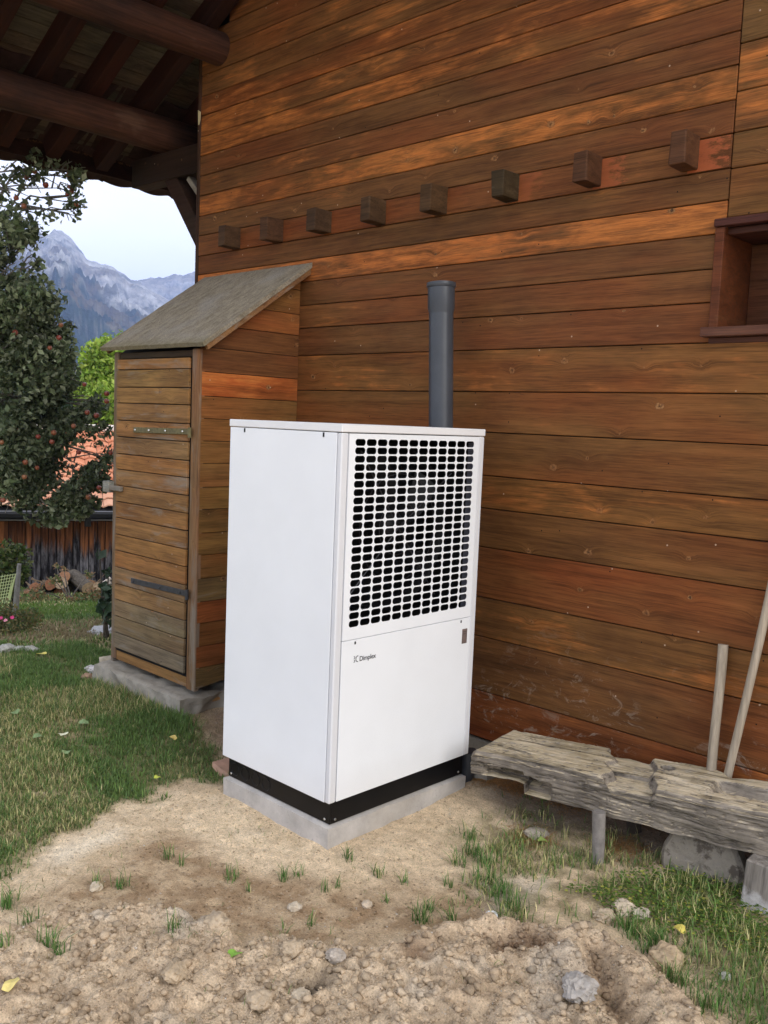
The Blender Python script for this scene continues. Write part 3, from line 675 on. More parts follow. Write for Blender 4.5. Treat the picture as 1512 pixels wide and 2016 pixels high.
for k in range(len(sz)-1):
    z0, z1 = sz[k]+.002, sz[k+1]-.002
    ya = YS+.005
    if z1 > rz_shed(ya): ya0 = max(ya, 3.03+(z0-2.17)/.70); ya1 = max(ya, 3.03+(z1-2.17)/.70)
    else: ya0 = ya1 = ya
    if ya0 > 3.78: continue
    yb = 3.796; m = MB()
    # local X runs along the plank (world y)
    yc = (ya0+yb)/2; c = .002; ya1 = min(ya1, 3.78)
    drop = .02 if k == 0 else 0
    vs = []
    for xx in (-.011, .011):
        if k == 0:
            vs += [(ya0-yc, -xx, z0), (ya0+.18-yc, -xx, z0+.025), (yb-yc, -xx, z0+.005), (yb-yc, -xx, z1), (ya1-yc, -xx, z1)]
        else:
            vs += [(ya0-yc, -xx, z0), (yb-yc, -xx, z0), (yb-yc, -xx, z1), (ya1-yc, -xx, z1)]
    zc = (z0+z1)/2; vs = [(x_, y_, z_-zc) for x_, y_, z_ in vs]; n = len(vs)//2
    m.add(vs, [tuple(range(n)), tuple(range(2*n-1, n-1, -1))]+[(i, (i+1) % n, n+(i+1) % n, n+i) for i in range(n)])
    o = m.build('plank', M_PLANK if k not in (0, 4) else M_SHED, shed); cc_ = sc_[k][0]; o.color = (cc_[0]*.62+.065, cc_[1]*.62+.030, cc_[2]*.55+.008, sc_[k][1])
    o.location = Vector((XS-.012+rnd.uniform(-.0015, .0015), yc, zc))-shed.location; o.rotation_euler = (0, 0, R_(90))
# carcass behind the planks
m = MB(); m.box(-5.42, XS-.026, YS+.03, 3.796, .18, 2.16)
vs = [(x_, y_, z_) for x_ in (-5.42, XS-.026) for y_, z_ in ((YS+.03, 2.161), (3.796, 2.161), (3.796, 2.67))]
m.add(vs, [(0, 1, 2), (5, 4, 3), (0, 3, 4, 1), (1, 4, 5, 2), (0, 2, 5, 3)])
o = m.build('carcass', M_DARK, shed); o.location = -shed.location
def spart(nm, x0, x1, y0, y1, z0, z1, col, orange=.2, mat=None, b=.004, vert=False, par=None):
    m = MB(); sx_, sy_, sz_ = x1-x0, y1-y0, z1-z0
    if vert: m.box(-sz_/2, sz_/2, -sy_/2, sy_/2, -sx_/2, sx_/2, b)
    else: m.box(-sx_/2, sx_/2, -sy_/2, sy_/2, -sz_/2, sz_/2, b)
    o = m.build(nm, mat or M_SHED, par or shed); o.color = (*col, orange)
    base = shed.location+(par.location if par else Vector((0, 0, 0)))
    o.location = Vector(((x0+x1)/2, (y0+y1)/2, (z0+z1)/2))-base
    if vert: o.rotation_euler = (0, R_(90), 0)
    return o
spart('post', -4.548, -4.462, YS-.006, YS+.028, .150, 2.17, (.17, .10, .05), .3, M_POST, vert=True)
spart('post', -5.43, -5.375, YS-.004, YS+.028, .16, 2.17, (.15, .10, .06), .2, M_POST, vert=True)
spart('post', -5.462, -5.432, YS+.012, YS+.06, .12, 2.165, (.11, .085, .06), .1, M_POST, vert=True)
spart('top_rail', -5.374, -4.549, YS+.004, YS+.028, 2.125, 2.165, (.05, .035, .022), .0)
spart('bottom_rail', -5.374, -4.549, YS+.002, YS+.028, .155, .222, (.20, .105, .04), .4)
# door with its own planks
door = MB(); door.box(-.41, .41, -.004, .010, -.95, .95); dz = 1.17
dr = door.build('door', M_DARK, shed); dr.location = Vector((-4.96, YS+.004, dz))-shed.location
dzs = [.195, .262, .365, .47, .575, .68, .785, .89, .995, 1.10, 1.21, 1.315, 1.42, 1.525, 1.63, 1.735, 1.845, 1.95, 2.055, 2.122]
dzs = [.205, .30, .405, .51, .62, .725, .835, .94, 1.05, 1.155, 1.26, 1.37, 1.465, 1.575, 1.68, 1.785, 1.895, 2.0, 2.115]
dzs = [.240, .345, .455, .565, .67, .78, .89, .995, 1.105, 1.21, 1.315, 1.42, 1.52, 1.63, 1.735, 1.845, 1.945, 2.055, 2.122]
dc = [(.13, .115, .085), (.13, .10, .06), (.15, .12, .075), (.20, .12, .055), (.14, .115, .075), (.23, .115, .045), (.21, .105, .04), (.20, .105, .045), (.19, .10, .042), (.21, .115, .05),
      (.21, .12, .055), (.24, .12, .045), (.17, .115, .06), (.20, .10, .042), (.18, .10, .045), (.17, .11, .045), (.16, .11, .045), (.23, .115, .045)]
for k in range(len(dzs)-1):
    o = spart('plank', -5.368, -4.560, YS-.020+rnd.uniform(-.001, .001), YS-.001, dzs[k]+.0025, dzs[k+1]-.0025, tuple(np.array(dc[k])*(.85 if k < 4 else .6)+np.array([.112, .052, .017])*(.35 if k < 4 else 1)), (.1 if k < 4 else .30), M_SHED, .003, par=dr)
    o.rotation_euler = (0, rnd.uniform(-.0015, .0015), 0)
def hinge(x0, x1, z0, z1, mat, knob):
    m = MB(); a = math.atan2(z1-z0, x1-x0); L = x1-x0
    M = Matrix.Translation((x0, YS-.026, z0)) @ Matrix.Rotation(-a, 4, 'Y')
    m.box(0, L, -.004, .004, -.017, .017, .002, M)
    m.tube([(x1+.01, YS-.03, z1-.035), (x1+.01, YS-.03, z1+.025)], .011, 10)
    o = m.build('hinge', mat, dr); o.location = -shed.location-dr.location
    for t in knob:
        mb = MB(); mb.lathe([(.0001, -.006), (.006, -.004), (.008, 0)], 10)
        b_ = mb.build('bolt', M_SCREW if mat is M_BRASSY else M_IRON, o); p = M @ Vector((L*t, -.006, 0)); b_.location = p; b_.rotation_euler = (R_(-90), 0, 0)
hinge(-5.145, -4.535, 1.68, 1.69, M_BRASSY, (.04, .3, .6, .9)); hinge(-5.15, -4.53, .72, .735, M_IRON, (.05, .55, .9))
spart('latch', -5.41, -5.27, YS-.046, YS-.022, 1.28, 1.312, (.2, .19, .16), 0, M_POST)
spart('latch', -5.495, -5.415, YS-.044, YS+.0, 1.262, 1.335, (.24, .23, .2), 0, M_POST)
# felt pent roof: slab plus lining board edge
m = MB(); sl2 = math.atan(.70); Lr = .81/math.cos(sl2)
n1, n2 = 40, 34; V_ = []; T_ = .026
for s_ in (0, 1):
    for i in range(n1+1):
        for j in range(n2+1):
            u_, v_ = i/n1, j/n2
            zz = (float(vn(np.array(u_*23), np.array(v_*17), 5))-.5)*.003 if s_ else 0
            ed = .0015*math.sin(i*1.1) if j == 0 else 0
            V_.append((-5.505+u_*1.145, v_*Lr+ed, s_*T_+zz))
def gi(s_, i, j): return s_*(n1+1)*(n2+1)+i*(n2+1)+j
F_ = []
for i in range(n1):
    for j in range(n2):
        F_.append((gi(1, i, j), gi(1, i+1, j), gi(1, i+1, j+1), gi(1, i, j+1))); F_.append((gi(0, i, j), gi(0, i, j+1), gi(0, i+1, j+1), gi(0, i+1, j)))
    F_ += [(gi(0, i, 0), gi(0, i+1, 0), gi(1, i+1, 0), gi(1, i, 0)), (gi(0, i, n2), gi(1, i, n2), gi(1, i+1, n2), gi(0, i+1, n2))]
for j in range(n2): F_ += [(gi(0, 0, j), gi(1, 0, j), gi(1, 0, j+1), gi(0, 0, j+1)), (gi(0, n1, j), gi(0, n1, j+1), gi(1, n1, j+1), gi(1, n1, j))]
m.v = V_; m.f = F_
def felt_mat():
    mm, nt, b = newmat('weathered_board_roof', .92, .12); g = NG(nt); tc = g.n('ShaderNodeTexCoord'); P = tc.outputs['Object']
    n1 = g.noise(g.mapping(P, (1, .45, 1)), 26, 7, .72); n2 = g.noise(P, 110, 5, .7); n3 = g.noise(P, 3, 4, .6)
    v = g.n('ShaderNodeTexVoronoi'); v.inputs['Scale'].default_value = 55; g.l(g.mapping(P, (1, .5, 1)), v.inputs['Vector'])
    c = g.mix(g.ramp(n1, [(.36, 0), (.62, 1)]), (.20, .17, .125), (.33, .285, .215)); c = g.mix(g.math('MULTIPLY', g.ramp(n3, [(.5, 0), (.72, 1)]), .6), c, (.33, .31, .28))
    c = g.mix(1.0, c, g.ramp(n2, [(.3, .6), (.7, 1.3)]), 'MULTIPLY'); c = g.mix(g.math('MULTIPLY', g.ramp(v.outputs['Distance'], [(.0, 1), (.2, 0)]), .4), c, (.08, .065, .05))
    sp = g.n('ShaderNodeSeparateXYZ'); g.l(P, sp.inputs[0]); e = g.math('MULTIPLY', g.ramp(g.math('ADD', sp.outputs[1], g.math('MULTIPLY', n1, .05)), [(.0, 1), (.11, 0)]), .6)
    c = g.mix(e, c, (.17, .15, .075))
    g.l(c, b.inputs['Base Color']); g.l(g.bump(g.math('ADD', n1, g.math('MULTIPLY', n2, .4)), .9, .01), b.inputs['Normal']); return mm
ro2 = m.build('roof', felt_mat(), shed); ro2.rotation_euler = (sl2, 0, 0); ro2.location = Vector((0, 3.02, 2.175))-shed.location
def rb(nm, x0, x1, v0, v1, t0, t1, col, mat=M_SHED):
    m = MB(); m.box(x0, x1, v0, v1, t0, t1, .002); o = m.build(nm, mat, ro2); o.color = (*col, .2); return o
rb('roof_edge_board', -4.392, -4.368, .02, Lr-.02, -.032, -.001, (.20, .10, .045)); rb('roof_edge_board', -5.49, -5.466, .02, Lr-.02, -.032, -.001, (.14, .09, .045))
# concrete base of the shed
def lump_box(name, x0, x1, y0, y1, z0, z1, mat, amp=.015, seed=1, res=.03, top_slope=0.0):
    nx_, ny_, nz_ = [max(2, int(abs(b-a)/res)) for a, b in ((x0, x1), (y0, y1), (z0, z1))]
    m = MB()
    def face(f, na, nb):
        n0 = len(m.v); 
        for i in range(na+1):
            for j in range(nb+1): m.v.append(f(i/na, j/nb))
        for i in range(na):
            for j in range(nb):
                a = n0+i*(nb+1)+j; m.f.append((a, a+nb+1, a+nb+2, a+1))
    X = lambda t: x0+(x1-x0)*t
    Y = lambda t: y0+(y1-y0)*t
    Z = lambda t: z0+(z1-z0)*t
    face(lambda a, b: (X(a), Y(b), z1), nx_, ny_); face(lambda a, b: (X(a), Y(b), z0), nx_, ny_)
    face(lambda a, b: (X(a), y0, Z(b)), nx_, nz_); face(lambda a, b: (X(a), y1, Z(b)), nx_, nz_)
    face(lambda a, b: (x0, Y(a), Z(b)), ny_, nz_); face(lambda a, b: (x1, Y(a), Z(b)), ny_, nz_)
    V = np.array(m.v); c = V.mean(0)
    k = (fbm(V[:, 0]*9+V[:, 2]*7, V[:, 1]*9-V[:, 2]*5, 4, seed)-.5)*2*amp
    D = V-c; D /= np.maximum(1e-6, np.linalg.norm(D/np.array([x1-x0, y1-y0, z1-z0]), axis=1))[:, None]*np.array([1, 1, 1]); Dn = D/np.linalg.norm(D, axis=1)[:, None]
    V = V+Dn*k[:, None]*1.5; V[:, 2] += top_slope*(V[:, 0]-c[0])*(V[:, 2] > (z0+z1)/2)
    # rounded rim
    ex = np.minimum(V[:, 0]-x0, x1-V[:, 0]); ey = np.minimum(V[:, 1]-y0, y1-V[:, 1]); et = z1-V[:, 2]
    near_ = np.minimum(ex, ey); V[:, 2] -= np.where(et < .01+amp, np.maximum(0, .012-near_), 0)
    m.v = [tuple(v) for v in V]
    import bmesh
    o = me_obj(name, m.v, m.f, mat, None, True); bm = bmesh.new(); bm.from_mesh(o.data); bmesh.ops.remove_doubles(bm, verts=bm.verts, dist=.0008)
    bmesh.ops.recalc_face_normals(bm, faces=bm.faces); bm.to_mesh(o.data); bm.free(); smooth_by_angle(o, 50); return o
o = lump_box('foundation', -5.50, -4.485, 2.985, 3.74, -.35, .118, M_OLDC, .030, 4, .02); tag(o, 'old chipped concrete foundation strip under the shed door', 'foundation')
# ------------------------------------------------------------------ heat pump
hp = empty('heat_pump', (-3.01, 2.943, .12)); tag(hp, 'tall white outdoor heat pump cabinet with perforated black grille standing on a concrete pad', 'heat pump')
def hpart(mb, nm, mat, smooth=False, par=None):
    o = mb.build(nm, mat, par or hp, smooth); o.location = -hp.location-(par.location if par else Vector((0, 0, 0))); return o
X0, X1, Y0, Y1, Z0, Z1 = -3.380, -2.642, 2.487, 3.400, .217, 1.777
zt = Z1-.034
m = MB(); m.box(X0-.002, X1+.002, Y0-.002, Y1+.002, zt+.002, Z1, .003); hpart(m, 'lid', M_LID)
m = MB(); m.box(X0+.004, X1-.030, Y0, Y0+.012, Z0, zt-.001, .0015); hpart(m, 'side_panel', M_WHITE)
m = MB(); m.box(X0+.004, X1-.030, Y1-.012, Y1, Z0, zt-.001, .0015); hpart(m, 'side_panel', M_WHITE)
m = MB(); m.box(X0, X0+.012, Y0+.014, Y1-.014, Z0, zt-.001, .0015); hpart(m, 'rear_panel', M_WHITE)
for y0_, y1_ in ((Y0+.0005, Y0+.038), (Y1-.038, Y1-.0005)):
    m = MB(); m.box(X1-.028, X1, y0_, y1_, Z0, zt-.001, .0045); hpart(m, 'corner_post', M_EDGE)
zs = .895
# lower front panel
fp = MB(); fp.box(X1-.012, X1+.001, Y0+.041, Y1-.041, Z0+.002, zs-.0015, .0015); lower = hpart(fp, 'lower_panel', M_WHITE)
# perforated upper panel: a sheet with 12 x 23 rounded openings
def grille():
    m = MB(); ya, yb, za, zb = Y0+.041, Y1-.041, zs+.0015, zt-.002; xf = X1+.001; th = .0016
    NC, NR = 12, 23; cy0, cy1 = 2.590, 3.293; cz1, cz0 = 1.706, .962
    dy = (cy1-cy0)/(NC-1); dzz = (cz1-cz0)/(NR-1); hw, hh_ = .0287, .0139; r = .0125
    seg = 5
    def hole(cy, cz):
        P = []
        for qx, qz, a0 in ((1, 1, 0), (-1, 1, 90), (-1, -1, 180), (1, -1, 270)):
            for k in range(seg):
                a = R_(a0+90*k/(seg-1)); P.append((cy+qx*(hw-r)+r*math.cos(a), cz+qz*(hh_-r)+r*math.sin(a)))
        return P
    gy0, gy1, gz0, gz1 = cy0-dy/2, cy1+dy/2, cz0-dzz/2, cz1+dzz/2
    for i in range(NC):
        for j in range(NR):
            cy, cz = cy0+i*dy, cz0+j*dzz; P = hole(cy, cz); n = len(P)
            C = [(cy+dy/2, cz+dzz/2), (cy-dy/2, cz+dzz/2), (cy-dy/2, cz-dzz/2), (cy+dy/2, cz-dzz/2)]
            vs = [(xf, *p) for p in P]+[(xf, *c) for c in C]+[(xf-th, *p) for p in P]
            fs = []
            for q_ in range(4):
                for k in range(seg-1): fs.append((n+q_, q_*seg+k, q_*seg+k+1))
                e = (q_*seg+seg-1); f2 = ((q_+1) % 4)*seg
                fs.append((n+q_, e, f2, n+(q_+1) % 4))
            for k in range(n): fs.append((k, n+4+k, n+4+(k+1) % n, (k+1) % n))
            m.add(vs, fs)
    def quad(y0, y1, z0, z1): m.add([(xf, y0, z0), (xf, y1, z0), (xf, y1, z1), (xf, y0, z1)], [(0, 1, 2, 3)])
    quad(ya, gy0, za, zb); quad(gy1, yb, za, zb); quad(gy0, gy1, za, gz0); quad(gy0, gy1, gz1, zb)
    # returned rim
    for a_, b_ in (((ya, za), (yb, za)), ((yb, za), (yb, zb)), ((yb, zb), (ya, zb)), ((ya, zb), (ya, za))):
        m.add([(xf, *a_), (xf, *b_), (xf-.012, *b_), (xf-.012, *a_)], [(0, 1, 2, 3)])
    return m
o = me_obj('grille_panel', grille().v, grille().f, M_WHITE, hp); o.location = -hp.location
# interior
m = MB()
for (a_, b_, c_, d_, e_, f_) in ((X1-.45, X1-.44, Y0+.03, Y1-.03, zs, zt-.01), (X1-.44, X1-.03, Y0+.03, Y0+.04, zs, zt-.01), (X1-.44, X1-.014, Y1-.066, Y1-.045, zs-.02, zt-.01), (X1-.44, X1-.03, Y0+.03, Y1-.03, zs-.02, zs-.005), (X1-.44, X1-.03, Y0+.03, Y1-.03, zt-.02, zt-.01)):
    m.box(a_, b_, c_, d_, e_, f_)
hpart(m, 'fan_chamber', M_DARK)
m = MB(); m.box(X1-.040, X1-.004, 3.3305, 3.3345, zs+.02, zt-.03); hpart(m, 'inner_wall', simple('inner_grey', (.10, .10, .125), .5, .3))
fan = MB(); fc = Vector((X1-.16, 2.93, 1.33))
fan.lathe([(.001, .06), (.05, .055), (.075, .03), (.085, -.04)], 24)
fan.v = [(v[2]+fc.x, v[0]+fc.y, v[1]+fc.z) for v in fan.v]
fo = hpart(fan, 'fan', M_FAN, True)
for k in range(5):
    m = MB(); a0 = k*2*math.pi/5+.35; n = 7; vs = []
    for i in range(n+1):
        rr_ = .08+(.335-.08)*i/n; sw = .35*(i/n)**1.5; wd = .42-.12*(i/n)
        for s_, xo in ((-wd/2, .035), (0, .0), (wd/2, -.04)):
            a = a0+sw+s_
            vs.append((fc.x+xo, fc.y+rr_*math.cos(a), fc.z+rr_*math.sin(a)))
    nv = len(vs); vs += [(x_-.004, y_, z_) for x_, y_, z_ in vs]
    fs = [(i*3+j, i*3+j+1, (i+1)*3+j+1, (i+1)*3+j) for i in range(n) for j in range(2)]+[(nv+i*3+j, nv+(i+1)*3+j, nv+(i+1)*3+j+1, nv+i*3+j+1) for i in range(n) for j in range(2)]
    fs += [(i*3+j, (i+1)*3+j, nv+(i+1)*3+j, nv+i*3+j) for i in range(n) for j in (0, 2)]
    m.add(vs, fs); b_ = m.build('blade', M_FAN, fo, True); b_.location = (0, 0, 0)
m = MB(); n = 40
for rr_, xo in ((.36, 0),):
    prof = [(.355, -.05), (.36, .0), (.375, .02), (.36, .0)]
    vs = [(fc.x+z_, fc.y+r_*math.cos(2*math.pi*k/n), fc.z+r_*math.sin(2*math.pi*k/n)) for r_, z_ in prof[:3] for k in range(n)]
    m.add(vs, [(i*n+k, i*n+(k+1) % n, (i+1)*n+(k+1) % n, (i+1)*n+k) for i in range(2) for k in range(n)])
hpart(m, 'fan_ring', M_FAN, True)
m = MB()
for a in (.6, 2.2, 3.9, 5.4): m.tube([fc+Vector((.07, 0, 0)), fc+Vector((.07, .42*math.cos(a), .42*math.sin(a)))], .003, 6)
for rr_ in (.12, .24): m.tube([fc+Vector((.07, rr_*math.cos(t*math.pi/12), rr_*math.sin(t*math.pi/12))) for t in range(25)], .002, 5, False)
hpart(m, 'fan_guard', simple('guard_wire', (.06, .06, .07), .3, .5, metal=.6))
m = MB()
for k in range(60): m.box(X1-.40, X1-.36, Y0+.05+k*.0135, Y0+.0515+k*.0135, zs+.02, zt-.03)
o = hpart(m, 'coil_fins', simple('fin_metal', (.02, .02, .022), .4, .5)); tag(o, kind='stuff')
# black base frame
m = MB()
bx0, bx1, by0, by1 = -3.352, -2.655, 2.507, 3.372
m.box(bx0, bx1, by0, by0+.01, .121, .216, .001); m.box(bx0, bx1, by1-.01, by1, .121, .216, .001)
m.box(bx1-.01, bx1, by0+.011, by1-.011, .121, .216, .001); m.box(bx0, bx0+.01, by0+.011, by1-.011, .121, .216, .001); m.box(bx0+.02, bx1-.02, by0+.02, by1-.02, .20, .214)
bf = hpart(m, 'base_frame', M_BLACK)
for k in range(4):
    m = MB(); m.lathe([(.027, 0), (.029, .002), (.030, 0)], 20); r_ = m.build('knockout', M_BLACK, bf); r_.location = (-3.30+k*.075, by0-.001, .166); r_.rotation_euler = (R_(90), 0, 0)
for yy, xx in ((by0-.002, bx1-.03), (None, None)):
    if yy:
        m = MB(); m.lathe([(.001, .003), (.005, .002), (.006, 0)], 10); r_ = m.build('screw', M_SCREW, bf); r_.location = (xx, yy, .137); r_.rotation_euler = (R_(90), 0, 0)
for yy in (by0+.03, by1-.03):
    m = MB(); m.lathe([(.001, .003), (.005, .002), (.006, 0)], 10); r_ = m.build('screw', M_SCREW, bf); r_.location = (bx1+.001, yy, .137); r_.rotation_euler = (0, R_(90), 0)
m = MB(); m.lathe([(.001, .003), (.005, .002), (.006, 0)], 10); r_ = m.build('screw', M_SCREW, bf); r_.location = (bx0+.02, by0-.001, .137); r_.rotation_euler = (R_(90), 0, 0)
# slots for the panel screws
for xx in (-3.27, -2.75):
    m = MB(); m.box(xx-.004, xx+.004, Y0-.002, Y0+.001, 1.722, 1.740); hpart(m, 'screw_slot', M_BLACK)
for yy in (2.602, 3.290):
    m = MB(); m.box(X1-.001, X1+.002, yy-.004, yy+.004, .874, .886); hpart(m, 'screw_slot', M_BLACK)
# rating label
m = MB(); m.box(X1+.001, X1+.0022, 3.302, 3.338, .772, .842); lb = hpart(m, 'label', M_LABEL)
m = MB(); m.box(X1+.0022, X1+.0028, 3.306, 3.334, .818, .8195); m.box(X1+.0022, X1+.0028, 3.306, 3.334, .828, .830); m.box(X1+.0022, X1+.0028, 3.306, 3.334, .776, .777); m.box(X1+.0022, X1+.0028, 3.306, 3.307, .777, .817)
m.box(X1+.0022, X1+.0028, 3.333, 3.334, .777, .817)
hpart(m, 'label_lines', M_LABELD)
# lettering and emblem
fc_ = bpy.data.curves.new('lettering', 'FONT'); fc_.body = 'Dimplex'; fc_.size = .034; fc_.extrude = .0003; fc_.offset = .0005; fc_.space_character = .98
to = bpy.data.objects.new('lettering', fc_); COL.objects.link(to)
bpy.context.view_layer.update(); dg = bpy.context.evaluated_depsgraph_get()
tm = bpy.data.meshes.new_from_object(to.evaluated_get(dg)); bpy.data.objects.remove(to); tm.materials.clear(); tm.materials.append(M_PRINT)
to = bpy.data.objects.new('lettering', tm); link(to, hp)
xsz = max(v.co.x for v in tm.vertices); to.scale = (.098/xsz,)*3; to.rotation_euler = (R_(90), 0, R_(90)); to.location = Vector((X1+.0016, 2.630, .7985))-hp.location
m = MB(); xe = X1+.0013
def stroke(pts, w):
    for (a, b) in zip(pts[:-1], pts[1:]):
        a = Vector(a); b = Vector(b); t = (b-a).normalized(); s = Vector((-t.y, t.x))*w/2
        q_ = [a+s, a-s, b-s, b+s]; m.add([(xe, *p) for p in q_]+[(xe+.0005, *p) for p in q_], [(0, 1, 2, 3), (7, 6, 5, 4), (0, 4, 5, 1), (1, 5, 6, 2), (2, 6, 7, 3), (3, 7, 4, 0)])
stroke([(2.6225, .8228), (2.6150, .8215), (2.6105, .8165), (2.6095, .8105), (2.6105, .8045), (2.6150, .7995), (2.6225, .7982)], .0034)
stroke([(2.5970, .8228), (2.6030, .8210), (2.6045, .8165), (2.5980, .8130)], .0030)
stroke([(2.5980, .8085), (2.6045, .8045), (2.6030, .8000), (2.5970, .7982)], .0030)
hpart(m, 'emblem', M_PRINT)
# concrete pad
o = lump_box('concrete_pad', -3.372, -2.645, 2.490, 3.388, -.20, .120, M_CONC, .003, 9, .025); tag(o, 'smooth grey concrete pad under the heat pump', 'concrete pad')
# grey plastic pipe behind the unit
M_PVC = simple('grey_pvc', (.050, .056, .068), .36, .4, var=.12, scale=10)
m = MB(); n = 32
m.lathe([(.0625, -2.5), (.0625, -.16), (.0625, -.152), (.069, -.128), (.069, -.028), (.0745, -.022), (.0755, -.012), (.0745, -.002), (.069, 0), (.066, 0), (.066, -.11), (.0585, -.14), (.0585, -2.5)], 36)
o = m.build('vent_pipe', M_PVC, None, True); o.location = (-3.128, 3.60, 2.51); o.rotation_euler = (0, R_(-3.3), 0); tag(o, 'upright dark grey plastic drain pipe with socket end behind the heat pump', 'pipe')
# ------------------------------------------------------------------ bench
def weathered():
    mm, nt, b = newmat('weathered_beam', .95, .1); g = NG(nt); tc = g.n('ShaderNodeTexCoord'); P = tc.outputs['Object']
    wv = g.noise(g.mapping(P, (2.0, 7, 7)), 1, 3, .5); sp0 = g.n('ShaderNodeVectorMath', operation='SCALE'); 
    w1 = g.n('ShaderNodeCombineXYZ'); g.l(g.math('MULTIPLY', wv, .06), w1.inputs[1]); g.l(g.math('MULTIPLY', wv, .06), w1.inputs[2])
    ad = g.n('ShaderNodeVectorMath', operation='ADD'); g.l(P, ad.inputs[0]); g.l(w1.outputs[0], ad.inputs[1]); Q = ad.outputs[0]
    f = g.noise(g.mapping(Q, (4, 90, 90)), 1, 6, .7); f2 = g.noise(g.mapping(Q, (1.6, 28, 28)), 1, 5, .65); bl = g.noise(P, 5, 6, .65); bl2 = g.noise(P, 22, 5, .7)
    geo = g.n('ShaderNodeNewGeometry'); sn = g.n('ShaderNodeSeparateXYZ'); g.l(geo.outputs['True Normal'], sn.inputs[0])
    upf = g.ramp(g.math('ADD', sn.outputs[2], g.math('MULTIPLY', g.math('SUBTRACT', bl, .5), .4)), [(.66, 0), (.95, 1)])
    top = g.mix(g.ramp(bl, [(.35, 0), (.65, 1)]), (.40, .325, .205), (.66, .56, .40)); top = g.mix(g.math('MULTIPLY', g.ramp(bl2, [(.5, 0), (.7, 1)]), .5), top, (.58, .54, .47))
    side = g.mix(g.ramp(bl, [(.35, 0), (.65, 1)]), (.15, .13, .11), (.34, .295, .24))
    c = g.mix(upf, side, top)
    c = g.mix(1.0, c, g.ramp(f, [(.34, .55), (.5, .98), (.68, 1.2)]), 'MULTIPLY'); c = g.mix(1.0, c, g.ramp(f2, [(.34, .5), (.46, 1.0), (.7, 1.12)]), 'MULTIPLY')
    g.l(c, b.inputs['Base Color']); g.l(g.bump(g.math('ADD', f, g.math('MULTIPLY', g.ramp(f2, [(.34, 0), (.46, 1)]), 1.3)), .9, .007), b.inputs['Normal']); return mm
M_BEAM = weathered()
bf_l = on_z(928, 1478, .330); bf_r = on_z(1512, 1603, .395); bb_l = on_z(965, 1420, .335)
bl_l = on_y(1009, 1547, 3.19)
u_dir = Vector((bf_r[0]-bf_l[0], bf_r[1]-bf_l[1], 0)); Lvis = u_dir.length; u_dir.normalize(); v_dir = Vector((-u_dir.y, u_dir.x, 0))
bench = empty('rustic_bench', (bf_l[0], bf_l[1], 0)); tag(bench, 'low bench made from a cracked grey weathered beam lying along the wall', 'bench')
LB = Lvis+1.1; WB = .40
